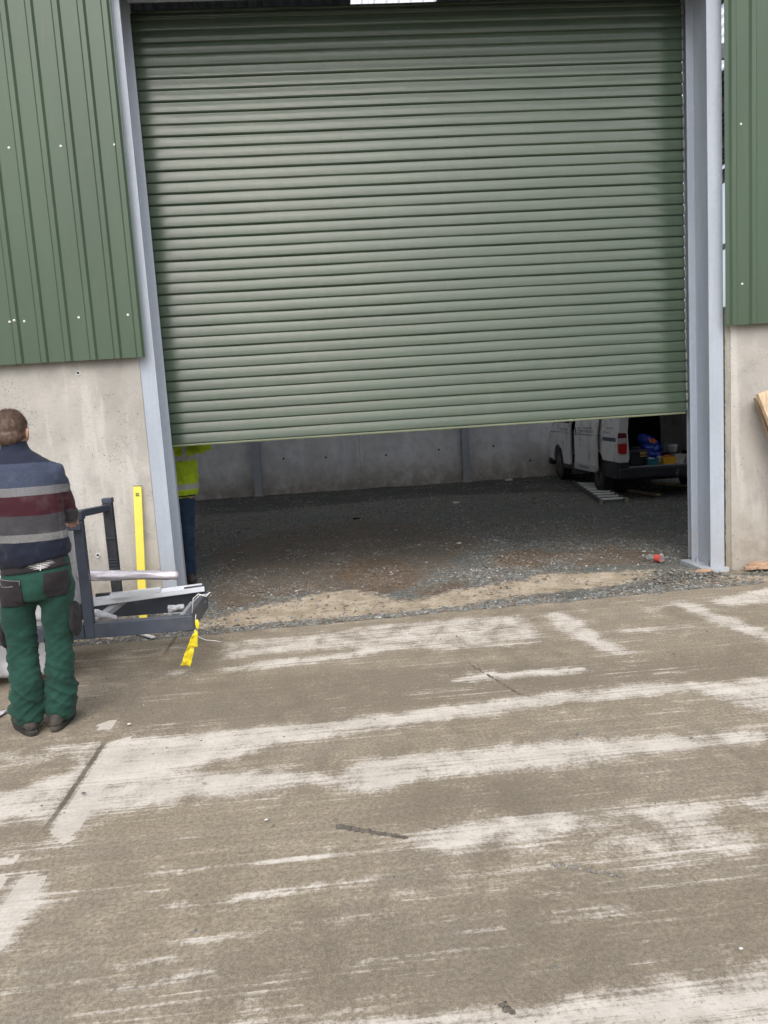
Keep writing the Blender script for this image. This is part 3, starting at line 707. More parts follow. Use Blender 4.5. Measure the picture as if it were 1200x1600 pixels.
def roof_strip(x0, x1, y0, y1, mat, name):
    mb = MB(); P = []; x = x0; k = 0
    while x < x1 - 1e-6:
        P += [(x, 0), (min(x + .06, x1), 0), (min(x + .08, x1), .035), (min(x + .12, x1), .035)]; x += .14
    P.append((x1, 0)); Q = []
    for p in P:
        if not Q or p[0] > Q[-1][0] + 1e-5: Q.append(p)
    n = len(Q)
    for y in (y0, y1):
        for a, b in Q: mb.v.append((a, y - 11.5, b))
    for j in range(n - 1): mb.f.append((j, j+1, n+j+1, n+j))
    return mb.build(name, mat, rf, fix=False)
t = NT('rooflight'); tr = t.n('ShaderNodeBsdfTranslucent'); tr.inputs[0].default_value = (.9, .93, .95, 1); mx = t.n('ShaderNodeMixShader'); mx.inputs[0].default_value = .85
t.col(t.mix(t.ramp(t.noise(t.coord(), 3), .3, .7), (.7, .74, .76), (.8, .83, .85))); t.l(t.b.outputs[0], mx.inputs[1]); t.l(tr.outputs[0], mx.inputs[2]); t.l(mx.outputs[0], t.t.nodes['Material Output'].inputs[0]); M_rl = t.m
cuts = [(-6.8, -5.0), (-4.4, -2.7), (-2.2, -.5) , (.62, 1.60), (2.3, 4.2), (5.15, 6.1)]  # strips out of view are added and widened to brighten the interior
Y_A = lambda a: 8.7 if abs(a - .62) < .1 or a > 5 else 10.6
prev = -8.3
for a_, b_ in cuts:
    roof_strip(prev, a_, 6.35, 16.9, M_under, 'roof_sheet'); roof_strip(a_, b_, 6.35, Y_A(a_), M_under, 'roof_sheet')
    roof_strip(a_, b_, Y_A(a_), 15.6, M_rl, 'roof_light'); roof_strip(a_, b_, 15.6, 16.9, M_under, 'roof_sheet'); prev = b_
roof_strip(prev, 8.6, 6.35, 16.9, M_under, 'roof_sheet')
for y in (10.6, 12.4, 14.2, 16.0):
    MB().box((-8.2, y - 11.5 - .03, -.2), (8.4, y - 11.5 + .03, -.01)).build('purlin', M_rail, rf)

# ---------------------------------------------------------------- transport frame beside the man
fr = empty('transport_frame', (-1.55, 5.15, .31), 0, 'anthracite square tube carrying frame raised off the ground beside the man', 'metal frame')
def FB(name, pts_boxes, mat=M_anth, bev=.004, par=fr):
    mb = MB()
    for a, b in pts_boxes: mb.box([a[i] - fr.location[i] for i in range(3)], [b[i] - fr.location[i] for i in range(3)])
    return mb.build(name, mat, par, bevel=bev)
FB('post', [((-1.585, 4.775, .313), (-1.527, 4.83, 1.062))])
FB('post', [((-1.60, 5.475, .44), (-1.535, 5.53, 1.09))], M_anth_d)
FB('near_rail', [((-1.525, 4.77, .318), (-.915, 4.83, .412))])
FB('near_rail', [((-3.3, 4.77, .318), (-1.587, 4.83, .412))])
FB('far_rail', [((-3.3, 5.46, .275), (-.945, 5.53, .415))])
mb = MB(); p0 = Vector((-.95, 4.80, .362)) - fr.location; p1 = Vector((-.96, 5.49, .345)) - fr.location
mb.bar(p0, p1, .05, .115); mb.build('end_rail', M_anth, fr, bevel=.004)
mb = MB(); mb.bar(Vector((-1.575, 4.83, 1.095)) - fr.location, Vector((-1.575, 5.50, 1.055)) - fr.location, .05, .045); mb.build('top_rail', M_anth, fr, bevel=.004)
FB('post_cap', [((-1.60, 5.47, 1.091), (-1.53, 5.535, 1.125))], M_anth)
FB('post_cap', [((-1.592, 4.768, 1.064), (-1.52, 4.836, 1.118))])
FB('hand_rail', [((-3.3, 4.745, 1.005), (-1.53, 4.773, 1.052))])
FB('cross_rail', [((-3.3, 4.83, .32), (-3.24, 5.46, .40))]); FB('cross_rail', [((-2.5, 4.83, .32), (-2.44, 5.46, .40))])
FB('post', [((-3.3, 4.775, .413), (-3.243, 4.83, 1.004))]); FB('post', [((-3.3, 5.47, .416), (-3.24, 5.53, 1.062))])
mb = MB()
for k in range(5):
    z = .60 + .022 * k; mb.box((-1.594 + 1.55, 5.468 - 5.15, z - .31), (-1.541 + 1.55, 5.475 - 5.15, z + .008 - .31))
mb.build('slot_marks', M_anth, fr); mb = MB(); mb.box((-1.598 + 1.55, 5.467 - 5.15, .838 - .31), (-1.537 + 1.55, 5.475 - 5.15, .846 - .31)); mb.build('tie_band', M_anth, fr)
mb = MB(); mb.bar(Vector((-1.50, 5.42, .41)) - fr.location, Vector((-1.60, 4.95, .36)) - fr.location, .05, .04); mb.build('brace', M_rail, fr, bevel=.003)
mb = MB(); mb.bar(Vector((-1.00, 4.99, .35)) - fr.location, Vector((-.985, 5.38, .36)) - fr.location, .11, .01); mb.build('corner_plate', M_rail, fr, bevel=.002)
# what lies on / in the frame
def strip(name, p, q, wx, wz, mat, label, cat, bev=.004, wob=0, channel=False):
    p = Vector(p); q = Vector(q); mb = MB()
    if channel:
        d = (q - p).normalized(); a = d.cross(Vector((0, 0, 1))).normalized(); b = a.cross(d)
        for s_ in (-1, 1): mb.bar(p + a * s_ * wx / 2 + b * .004, q + a * s_ * wx / 2 + b * .004, .004, wz)
        mb.bar(p - b * (wz / 2 - .003), q - b * (wz / 2 - .003), wx - .005, .004)
    else: mb.bar(p, q, wx, wz)
    o = mb.build(name, mat, bevel=bev); return tag(o, label, cat)
strip('white_channel', (-1.72, 5.25, .438), (-.955, 5.47, .437), .12, .035, M_white, 'long white metal channel resting on the frame, its end over the yellow tag', 'metal strip', .003, channel=True)
strip('dark_strip', (-1.72, 5.505, .4325), (-.95, 5.505, .4325), .03, .03, M_anth_d, 'long dark strip lying along the back of the frame behind the white channel', 'metal strip', .003)
strip('white_box_section', (-1.53, 5.20, .490), (-1.20, 5.24, .496), .05, .032, M_white, 'short white box section lying on top of the white channel', 'metal strip', .004)
# crumpled silver wrapped strip
def crumple_tube(p, q, r0, r1, n, amp, name, mat, label, cat, sq=.5, parent=None):
    p = Vector(p); q = Vector(q); mb = MB(); vs = []; nseg = 40; d = (q - p).normalized(); a = d.cross(Vector((0, 0, 1))).normalized(); b = a.cross(d)
    for i in range(nseg + 1):
        u = i / nseg; c = p.lerp(q, u); r = r0 + (r1 - r0) * u
        if i in (0, nseg): r *= .55
        for j in range(n):
            th = 2 * math.pi * j / n; x = a * math.cos(th) * r * sq + b * math.sin(th) * r
            k = 1 + amp * (mnoise.noise(Vector((th * 1.6, u * 3.5, 2.2))) + .5 * mnoise.noise(Vector((th * 4, u * 16, 5))))
            vs.append(c + x * k)
    fs = [(i*n+j, i*n+(j+1) % n, (i+1)*n+(j+1) % n, (i+1)*n+j) for i in range(nseg) for j in range(n)] + [tuple(range(n)), tuple(nseg*n + j for j in range(n))]
    mb.add(vs, fs); o = mb.build(name, mat, parent, smooth=True); return tag(o, label, cat) if label else o
p = aty(120, 899, 5.12); q = aty(279, 899, 5.05)
crumple_tube(p, q, .036, .027, 26, .32, 'wrapped_bundle', M_silver, 'silver grey film wrapped strip jutting out past the column foot', 'wrapped strip', 1.1)
crumple_tube(aty(146, 957, 4.95), aty(182, 966, 5.05), .022, .016, 16, .5, 'plastic_scrap', M_film, 'twisted clear plastic film inside the corner of the frame beside the post', 'plastic film', .7)
o = crumple_tube(aty(262, 952, 5.28), aty(288, 948, 5.30), .022, .016, 16, .7, 'plastic_scrap', M_film, 'small crumpled plastic lump at the right corner of the frame', 'plastic film', .9)
strip('plastic_strip', atz(213, 988, .01), atz(240, 996, .012), .035, .012, M_white, 'white plastic offcut lying on the ground under the frame', 'offcut', .003)
# white film wrapped stack standing in the frame
mb = MB(); x0, x1, y0, y1, z0, z1 = -3.1, -1.755, 4.90, 5.38, .42, 1.0
mb.box((x0, y0, z0), (x1, y1, z1))
def d_film(c, n_): return .012 * mnoise.noise(c * 9) + .006 * mnoise.noise(c * 26)
o = mb.organic('film_bundle', M_film, None, .022, 3, d_film); tag(o, 'white film wrapped stack of panels standing in the frame behind the man', 'wrapped bundle')
# hanging sheet under it
def cloth_sheet(name, corners, nu, nv, amp, f, mat, label, cat, thick=.002, parent=None):
    A_, B_, C_, D_ = [Vector(c) for c in corners]; mb = MB()
    nrm = (B_ - A_).cross(D_ - A_).normalized()
    for i in range(nv + 1):
        for j in range(nu + 1):
            u, v = j / nu, i / nv; p = A_.lerp(B_, u).lerp(D_.lerp(C_, u), v)
            p = p + nrm * amp * (mnoise.noise(p * f) + .5 * mnoise.noise(p * f * 2.7)) + Vector((mnoise.noise(p * f + Vector((5, 0, 0))), 0, mnoise.noise(p * f + Vector((0, 5, 0))))) * amp * .4
            mb.v.append(tuple(p))
    for i in range(nv):
        for j in range(nu): k = i * (nu + 1) + j; mb.f.append((k, k+1, k+nu+2, k+nu+1))
    o = mb.build(name, mat, parent, smooth=True, fix=False); s_ = o.modifiers.new('t', 'SOLIDIFY'); s_.thickness = thick
    return tag(o, label, cat) if label else o
cloth_sheet('plastic_sheet', ((-2.9, 4.90, .08), (-1.83, 4.98, .05), (-1.80, 4.93, .46), (-2.9, 4.93, .46)), 40, 16, .04, 5, M_film, 'pale crumpled plastic sheet hanging below the frame behind the man\'s legs', 'plastic sheet')
cloth_sheet('plastic_sheet', ((-2.5, 4.22, .014), (-1.995, 4.30, .02), (-1.965, 4.45, .02), (-2.5, 4.52, .014)), 24, 12, .014, 9, M_film, 'flat white plastic scrap on the concrete at the left edge beside the boots', 'plastic sheet')
# timber bearers carrying the frame, left of the picture
tb = MB(); M_wood = None
def wood(name, c):
    t = NT(name); n1 = t.noise(t.coord(scale=(1, 1, .12)), 22, 5, .65, 1.2); n2 = t.noise(t.coord(scale=(.12, 1, 1)), 20, 4, .6)
    a = t.mix(t.ramp(n1, .3, .7), tuple(x * .72 for x in c), tuple(min(1, x * 1.15) for x in c)); n3 = t.noise(t.coord(), 7, 5, .7)
    a = t.mix(t.ramp(n3, .5, .75, 0, .5), a, (.22, .17, .12)); t.col(a); t.rough(.75); t.bump(n1, .3, .003); return t.m
M_wood = wood('pale_pine', (.62, .47, .31)); M_wood_d = wood('weathered_pine', (.36, .26, .17))
for k_, x in enumerate((-2.35, -3.15)):
    tb = MB(); 
    for z in (0, .105, .21): tb.box((x - .06, 4.7, z + .004), (x + .06, 5.6, z + .102))
    tb.box((x - .05, 4.72, .3125), (x + .05, 5.58, .3175)) if False else None
    tag(tb.build('timber_bearer', M_wood_d, bevel=.004), 'stacked timber bearer under the frame, ' + ('nearer the man' if k_ == 0 else 'farther from the man'), 'timber', 'timber bearers under the frame')
# yellow tag tied to the frame corner
M_yel = simple('yellow_plastic', (.80, .66, .03), .4, var=.15, scale=14, bump=.2)
yt = empty('yellow_tag', aty(307, 962, 4.76), 0, 'torn yellow plastic strip tied to the corner of the frame', 'yellow tag')
L0 = yt.location
c = aty(306, 976, 4.76)
mb = MB(); mb.ball((0, 0, -.055), (.014, .008, .034), 14); mb.organic('knot', M_yel, yt, .004, 2, lambda c, n_: .002 * mnoise.noise(c * 90))
pts = [(306, 988), (308, 1008), (300, 1010), (298, 1040), (282, 1040), (284, 1018), (298, 996)]
W = [aty(a, b, 4.77) - L0 for a, b in pts]
o = cloth_sheet('strip', (aty(282, 1040, 4.76) - L0, aty(298, 1041, 4.78) - L0, aty(308, 990, 4.76) - L0, aty(301, 990, 4.75) - L0), 12, 26, .012, 30, M_yel, None, None, .0015, yt)
o = cloth_sheet('flap', (aty(301, 1012, 4.748) - L0, aty(309, 1012, 4.755) - L0, aty(309, 986, 4.75) - L0, aty(304, 984, 4.745) - L0), 6, 12, .008, 30, M_yel, None, None, .0015, yt)
M_string = simple('white_string', (.8, .79, .78), .6)
mb = MB(); pts = [aty(a, b, 4.755) - L0 for a, b in ((304, 988), (312, 996), (322, 1000), (336, 1001), (345, 1003))]
mb.tube(pts, .0016, 6); mb.tube([aty(a, b, 4.77) - L0 for a, b in ((300, 958), (302, 935), (310, 928), (322, 932), (328, 925))], .003, 6); mb.tube([aty(a, b, 4.77) - L0 for a, b in ((302, 940), (312, 930), (326, 928))], .0022, 6)
mb.tube([aty(306, 960, 4.765) - L0, aty(305, 972, 4.76) - L0], .002, 6); mb.build('string', M_string, yt, smooth=True)
# spirit level against the wall
lv = empty('spirit_level', (0, 0, 0), 0, 'yellow spirit level leaning upright against the left concrete wall', 'spirit level')
top_ = aty(215, 760, 6.555); bot_ = Vector(atz(224, 962, .0)); bot_.y = 6.48; top_.y = 6.57
bot_.x = aty(223.5, 960, 6.48).x; top_.x = aty(215, 762, 6.57).x; lv.location = bot_
dv = (top_ - bot_); L = dv.length; rot = dv.to_track_quat('Z', 'Y'); lv.rotation_mode = 'QUATERNION'; lv.rotation_quaternion = dv.to_track_quat('Z', 'X')
lv.rotation_quaternion = Vector((0, 0, 1)).rotation_difference(dv.normalized())
mb = MB()
for a, b in (((-.033, -.012, 0), (.033, .012, .04)), ((-.033, -.012, .04), (.033, .012, L * .33 - .03)), ((-.033, -.012, L * .33 + .03), (.033, .012, L - .085)), ((-.033, -.012, L - .055), (.033, .012, L)),
             ((.0, -.012, L * .33 - .03), (.033, .012, L * .33 + .03)), ((-.033, -.012, L - .085), (-.016, .012, L - .055)), ((.016, -.012, L - .085), (.033, .012, L - .055))): mb.box(a, b)
mb.build('body', simple('level_yellow', (.86, .72, .12), .35, var=.06), lv)
mb = MB(); mb.tube([(-.014, 0, L - .07), (.014, 0, L - .07)], .010, 14); mb.build('vial', simple('vial_green', (.25, .35, .12), .1), lv, smooth=True)
mb = MB(); mb.tube([(-.026, 0, L * .33 - .022), (-.026, 0, L * .33 + .022)], .008, 14); mb.build('vial', simple('vial_green_side', (.5, .55, .25), .1), lv, smooth=True)
mb = MB(); mb.box((-.035, -.013, L - .0005), (.035, .013, L + .005)); mb.build('end_cap', M_dark, lv)

# ---------------------------------------------------------------- boards, rubble, bottle, litter
def board(p, q, wx, wz, mat, label, up=(0, 0, 1), name='timber_board', cat='board', grp=None):
    mb = MB(); mb.bar(p, q, wx, wz, up); o = mb.build(name, mat, bevel=.003); return tag(o, label, cat, grp)
p0 = aty(1193, 612, 6.44); board(p0, (4.27, 6.20, .01), .036, .15, M_wood, 'pale timber board leaning on the right concrete wall, the front and wider one', (1, .2, 0))
p0 = aty(1187, 619, 6.55); board(p0, (4.22, 6.30, .01), .03, .12, M_wood_d, 'weathered board leaning on the right concrete wall just behind the pale one', (1, .2, 0))
M_brick = simple('broken_terracotta', (.44, .29, .20), .85, var=.2, scale=15, dirt=((.4, .35, .28), .4))
def slab_piece(c, r, h, rz, tilt, label, seed):
    rr = random.Random(seed); n = 6; P = []
    for k in range(n): a = 2 * math.pi * k / n + rr.uniform(-.3, .3); q = r * rr.uniform(.75, 1.1); P.append((q * 1.5 * math.cos(a), q * .8 * math.sin(a)))
    mb = MB(); mb.prism(P, 0, h, 'z'); o = mb.build('broken_tile', M_brick, bevel=.003); o.location = c; o.rotation_euler = (tilt, .1 * tilt, rz); tag(o, label, 'broken tile', 'broken tiles by the right column and wall'); return o
slab_piece((3.275, 6.53, .004), .055, .02, .15, 0, 'broken brown tile touching the foot of the right column', 1)
slab_piece((3.71, 6.50, .004), .06, .025, .2, .05, 'broken tile at the foot of the right wall, left end of its heap', 2)
slab_piece((3.80, 6.47, .004), .065, .022, -.3, .0, 'broken tile at the foot of the right wall, lowest and front of its heap', 3)
slab_piece((3.80, 6.53, .028), .07, .022, -.25, .12, 'broken tile at the foot of the right wall, lying on top of its heap', 4)
slab_piece((3.93, 6.52, .004), .06, .02, .5, 0, 'broken tile at the foot of the right wall, right end of its heap', 5)
# bottle
b0 = Vector(atz(1037, 874, .03)); b1 = Vector(atz(1008, 869, .035)); d_ = (b1 - b0).normalized()
bt = empty('plastic_bottle', b0, 0, 'clear plastic drink bottle with red label lying on the gravel', 'bottle')
t = NT('clear_plastic'); t.col((.9, .93, .95)); t.rough(.08); t.b.inputs['Transmission Weight'].default_value = .9; t.b.inputs['IOR'].default_value = 1.2; M_clear = t.m
M_redl = simple('red_label', (.55, .07, .05), .4, var=.1); M_gcap = simple('bottle_cap', (.4, .4, .4), .4)
L = .24
mb = MB(); mb.tube([d_ * x for x in (0, .012, .02, .09, .10, .15, .185, .20, .222)], [.022, .032, .034, .034, .0325, .034, .026, .014, .013], 20, cap=True); mb.build('body', M_clear, bt, smooth=True)
mb = MB(); mb.tube([d_ * x for x in (.03, .09)], .0348, 20, cap=False); o = mb.build('label', M_redl, bt, smooth=True)
mb = MB(); mb.tube([d_ * x for x in (.222, .238)], .016, 16); mb.build('cap', M_gcap, bt)
M_paper = simple('litter_white', (.62, .62, .60), .7, var=.1)
def litter(px, py, s, mat, label, seed):
    c = Vector(atz(px, py, 0)); g = float(gz(np.array([c.x]), np.array([c.y]))[0]) if c.y > 6 else 0; c.z = g + .012
    mb = MB(); mb.ball((0, 0, 0), (s, s * .6, s * .28), 10)
    o = mb.organic('litter', mat, None, s * .16, 1, lambda c_, n_: s * .25 * mnoise.noise(c_ * (1.1 / s) + Vector((seed, 0, 0)))); o.location = c; tag(o, label, 'litter'); return o
litter(713, 786, .07, M_paper, 'small white scrap on the gravel towards the back wall', 1)
litter(717, 849, .035, M_paper, 'tiny crumpled white scrap at the centre of the gravel', 2)
litter(795, 749, .09, M_paper, 'white scrap near the back wall left of the van', 3)
litter(557, 809, .07, M_dark, 'black lump of rubber or plastic on the gravel', 4)
litter(416, 1285, .009, M_paper, 'pale pebble sized crumb alone on the concrete left of centre', 5)
litter(1158, 1488, .007, M_paper, 'small curled white scrap on the concrete at lower right', 6)
litter(131, 1243, .012, simple('flat_dark_stone', (.13, .13, .125), .8), 'flat dark stone on the white patch beside the slab joint', 7)
litter(319, 1227, .011, simple('grey_stone', (.3, .3, .28), .8), 'grey stone on the white scraped band', 8)
litter(202, 1134, .012, M_paper, 'white crumb on the concrete to the right of the boots', 9)
# ---------------------------------------------------------------- people
def fabric(name, c, rough=.85, fn=None, var=.15):
    t = NT(name); v = t.coord(); n1 = t.noise(v, 6, 5, .6); n2 = t.noise(v, 160, 2, .6)
    a = t.mix(t.ramp(n1, .3, .7), tuple(x * (1 - var) for x in c), tuple(x * (1 + var) for x in c))
    if fn: a = fn(t, v, a)
    a = t.mix(t.ramp(n2, .35, .7, .22, 0), a, tuple(x * .5 for x in c)) if not fn else a
    t.col(a); t.rough(rough); t.b.inputs['Sheen Weight'].default_value = .08; t.b.inputs['Specular IOR Level'].default_value = .25
    t.bump(n2, .25, .0015); return t.m
M_skin = simple('skin', (.52, .30, .22), .5, var=.08, scale=20); M_skin.node_tree.nodes['Principled BSDF'].inputs['Subsurface Weight'].default_value = .15
M_skin.node_tree.nodes['Principled BSDF'].inputs['Subsurface Radius'].default_value = (.01, .004, .002)
M_hair = simple('brown_hair', (.135, .088, .066), .55, var=.35, scale=60)
M_eye = simple('eye', (.06, .05, .04), .15)
M_boot = simple('worn_boot_leather', (.050, .042, .038), .75, var=.35, scale=16, dirt=((.16, .14, .115), .6), bump=.3)
M_sole = simple('boot_sole', (.028, .026, .024), .8, var=.2, dirt=((.26, .22, .17), .7))
def ridge(p): return 1 - 2 * abs(mnoise.noise(p))
def add_hand(mb, wrist, d, nrm, side, bend, spread=.0, r=1.):
    # d: direction of the hand, nrm: back of the hand, side: +1 thumb to the -x' side
    w = Vector(wrist); d = Vector(d).normalized(); nrm = (Vector(nrm) - d * Vector(nrm).dot(d)).normalized(); lat = d.cross(nrm).normalized() * side
    rot = Matrix((lat, d, nrm)).transposed()
    mb.ball(w + d * .045, (.040, .055, .017), 14, rot); mb.ball(w + d * .075, (.041, .028, .015), 12, rot)
    for k, (o, L) in enumerate(((-.029, .070), (-.0095, .080), (.010, .074), (.0285, .058))):
        p = w + d * (.085 - .004 * abs(k - 1)) + lat * o; pts = [p - d * .02]; dd = d.copy(); a = bend[0] + .06 * k
        for sgm, f in enumerate((.44, .32, .24)):
            pts.append(p); dd = Matrix.Rotation(-(a if sgm == 0 else bend[min(sgm, 2)]), 3, lat * side) @ dd if True else dd
            p = p + (dd + lat * spread * (k - 1.5)).normalized() * L * f
        pts.append(p); mb.caps(pts, [.0095, .0092, .0088, .0082, .0074], 10)
    tb = w + d * .022 - lat * .030
    mb.caps([tb, tb + (d * .7 - lat * .6 - nrm * .25).normalized() * .036, tb + (d * .7 - lat * .6 - nrm * .25).normalized() * .036 + (d * .9 - lat * .15 - nrm * .35).normalized() * .030], [.0125, .0108, .0088], 10)
def add_head(mb, c, tilt=0):
    c = Vector(c); Rt = Matrix.Rotation(tilt, 3, 'X')
    def P(x, y, z): return c + Rt @ Vector((x, y, z))
    mb.ball(P(0, -.012, .028), (.077, .096, .088), 22, Rt); mb.ball(P(0, .022, -.012), (.066, .074, .082), 20, Rt)
    mb.ball(P(0, .038, -.062), (.050, .050, .046), 18, Rt); mb.ball(P(0, .070, -.088), (.024, .020, .018), 12, Rt)       # jaw, chin
    mb.ball(P(0, .094, -.022), (.013, .020, .014), 12, Rt); mb.caps([P(0, .085, .018), P(0, .100, -.014)], [.009, .012], 10)  # nose
    for s_ in (-1, 1):
        mb.ball(P(s_ * .030, .078, .026), (.024, .014, .009), 12, Rt)           # brow
        mb.ball(P(s_ * .040, .060, -.022), (.022, .022, .022), 12, Rt)          # cheek
        mb.ball(P(s_ * .079, -.006, -.006), (.010, .020, .032), 14, Rt @ Matrix.Rotation(s_ * .35, 3, 'Z'))  # ear
        mb.ball(P(s_ * .085, -.012, .004), (.006, .018, .020), 12, Rt @ Matrix.Rotation(s_ * .5, 3, 'Z'))
    mb.ball(P(0, .088, -.052), (.022, .010, .0055), 12, Rt); mb.ball(P(0, .086, -.062), (.019, .010, .006), 12, Rt)     # lips
    return P, Rt
def add_hair(root, P, Rt, c, parent, mat, n=9000, seed=3):
    mb = MB(); mb.ball(P(0, -.016, .036), (.079, .098, .090), 26, Rt); mb.ball(P(0, -.045, -.018), (.070, .062, .056), 20, Rt)
    mb.caps([P(.074, -.012, .03), P(.073, -.020, -.012)], [.012, .008], 8); mb.caps([P(-.074, -.012, .03), P(-.073, -.020, -.012)], [.012, .008], 8)
    def hd(co_, nn):
        q = Rt.inverted() @ (co_ - Vector(c)); front = max(0, q.y - .045) * .5
        low = max(0, (.045 - q.z)) * max(0, q.y + .01) * 9
        return -front - min(low, .03) + .003 * mnoise.noise(co_ * 45)
    hair = mb.organic('hair', mat, parent, .006, 3, hd)
    # short tufts as thin tapering slivers
    me = hair.data; rr = random.Random(seed); vs = []; fs = []
    polys = [p for p in me.polygons if (Rt.inverted() @ (p.center - Vector(c))).y < .06 and (Rt.inverted() @ (p.center - Vector(c))).z > -.06]
    crown = Vector(c) + Rt @ Vector((0.01, -.05, .12))
    for _ in range(n):
        p = rr.choice(polys); o = p.center + Vector((rr.uniform(-.003, .003), rr.uniform(-.003, .003), rr.uniform(-.003, .003)))
        nn = p.normal; fl = (o - crown); fl = fl - nn * fl.dot(nn); fl = fl.normalized() if fl.length > 1e-4 else Vector((1, 0, 0))
        fl = (fl + Vector((rr.uniform(-.28, .28), rr.uniform(-.28, .28), rr.uniform(-.2, .2)))).normalized()
        top = max(0, (Rt.inverted() @ (o - Vector(c))).z) * 6; L_ = rr.uniform(.010, .020) * (1 + top)
        d = (fl * 1.0 + nn * (.16 + .35 * top * rr.random())).normalized(); sd2 = d.cross(nn).normalized() * .0009; k = len(vs)
        q = o - nn * .001; mpt = q + d * L_ * .55; e = mpt + (d - nn * .35).normalized() * L_ * .5
        vs += [q - sd2, q + sd2, mpt + sd2 * .8, mpt - sd2 * .8, e]; fs += [(k, k+1, k+2, k+3), (k+3, k+2, k+4)]
    m2 = MB(); m2.add(vs, fs); o = m2.build('hair_tufts', mat, hair, fix=False); return hair
def bvh_of(o):
    me = o.data; return BVHTree.FromPolygons([v.co.copy() for v in me.vertices], [tuple(p.vertices) for p in me.polygons])
def patch(o, name, mat, x0, x1, z0, z1, back=True, parent=None, off=.003, thick=.004, shape=None, nx=16, nz=16, axis='y'):
    bv = bvh_of(o); mb = MB(); idx = {}
    for i in range(nz + 1):
        for j in range(nx + 1):
            u, v = j / nx, i / nz; a = x0 + (x1 - x0) * u; z = z0 + (z1 - z0) * v
            if shape: a, z = shape(u, v, a, z)
            if axis == 'y': org, dr = ((a, -1, z), (0, 1, 0)) if back else ((a, 1, z), (0, -1, 0))
            else: org, dr = ((1, a, z), (-1, 0, 0)) if back else ((-1, a, z), (1, 0, 0))
            h = bv.ray_cast(Vector(org), Vector(dr))
            if h[0] is not None: idx[i, j] = len(mb.v); mb.v.append(tuple(h[0] - Vector(dr) * off))
    for i in range(nz):
        for j in range(nx):
            k = [(i, j), (i, j+1), (i+1, j+1), (i+1, j)]
            if all(q in idx for q in k): mb.f.append([idx[q] for q in k])
    if not mb.f: return None
    r = mb.build(name, mat, parent or o, smooth=True, fix=False); s_ = r.modifiers.new('t', 'SOLIDIFY'); s_.thickness = thick; s_.offset = 0
    return r
def make_boot(parent, c, rz, toe=.0):
    M_ = Matrix.Rotation(rz, 3, 'Z'); c = Vector(c)
    def W(x, y, z): return c + M_ @ Vector((x, y, z))
    mb = MB();  mb.ball(W(0, -.055, .055), (.038, .045, .045), 16, M_); mb.ball(W(0, .03, .055), (.044, .085, .040), 18, M_); mb.ball(W(0, .125, .046), (.047, .062, .036), 18, M_)
    mb.tube([W(0, -.03, .05), W(0, -.035, .09), W(0, -.03, .125)], [.044, .046, .044], 16)
    b = mb.organic('boot', M_boot, parent, .006, 3, lambda q, n_: .0035 * mnoise.noise(q * 40) + .002 * mnoise.noise(q * 120))
    out = []
    for k in range(24):
        a = 2 * math.pi * k / 24; y = .045 + .145 * math.sin(a); x = .046 * math.copysign(abs(math.cos(a)) ** .7, math.cos(a)) * (1.0 if y > .05 else .88); out.append((x, y))
    mb = MB(); lay = []
    for z, s_ in ((.0, .97), (.012, 1.04), (.026, 1.05), (.030, .98)): lay.append([W(x * s_, (y - .045) * (1 + (s_ - 1) * .5) + .045, z) for x, y in out])
    vs = [p for l in lay for p in l]; n = 24; fs = [(i*n+j, i*n+(j+1) % n, (i+1)*n+(j+1) % n, (i+1)*n+j) for i in range(3) for j in range(n)] + [tuple(range(n))[::-1], tuple(3*n + j for j in range(n))]
    for y in np.linspace(-.09, .17, 9): mb.add([], [])
    mb.add(vs, fs); mb.build('sole', M_sole, b, smooth=False, bevel=.002); return b

# ---- the man seen from behind
man = empty('person', (-1.645, 4.15, 0), 0, 'man seen from behind in striped sweater and green work trousers holding the metal frame', 'person')
Ls = dict(sh=(-.165, .02, 1.385), el=(-.215, .15, 1.17), wr=(-.23, .40, 1.115)); Rs = dict(sh=(.188, .02, 1.385), el=(.200, .13, 1.165), wr=(.135, .41, 1.115))
LEG = {'L': ((-.035, 0, .90), (-.068, .035, .50), (-.078, -.01, .08)), 'R': ((.145, 0, .90), (.112, .03, .50), (.070, .05, .08))}
b = MB()
P, Rt = add_head(b, (0, .045, 1.612), -.12)
b.caps([(.01, .02, 1.44), (.003, .03, 1.58)], [.058, .056], 18)
b.loft([(.055, 0, .88, .155, .105), (.05, 0, 1.0, .14, .10), (.04, 0, 1.15, .15, .105), (.03, .005, 1.3, .17, .11), (.022, .01, 1.40, .165, .095), (.02, .015, 1.45, .10, .075), (.015, .02, 1.48, .06, .06)])
for A in (Ls, Rs): b.caps([A['sh'], A['el'], A['wr']], [.055, .042, .029], 14)
for k in 'LR':
    h, kn, an = LEG[k]; b.caps([h, kn, an], [.085, .055, .04], 16)
for A, sd3, tx in ((Rs, 1, .055), (Ls, -1, -.215)):
    wv = Vector(A['wr']); tgt = Vector((tx + .02, .60, 1.085)); add_hand(b, wv, tgt - wv, (0, .1, 1), sd3, (.55, .9, .8))
b.organic('body', M_skin, man, .0055, 3)
add_hair(man, P, Rt, (0, .045, 1.612), man, M_hair)
for s_ in (-1, 1): m1 = MB(); m1.ball(P(s_ * .030, .080, .008), .0105, 12); m1.build('eye', M_eye, man, smooth=True)
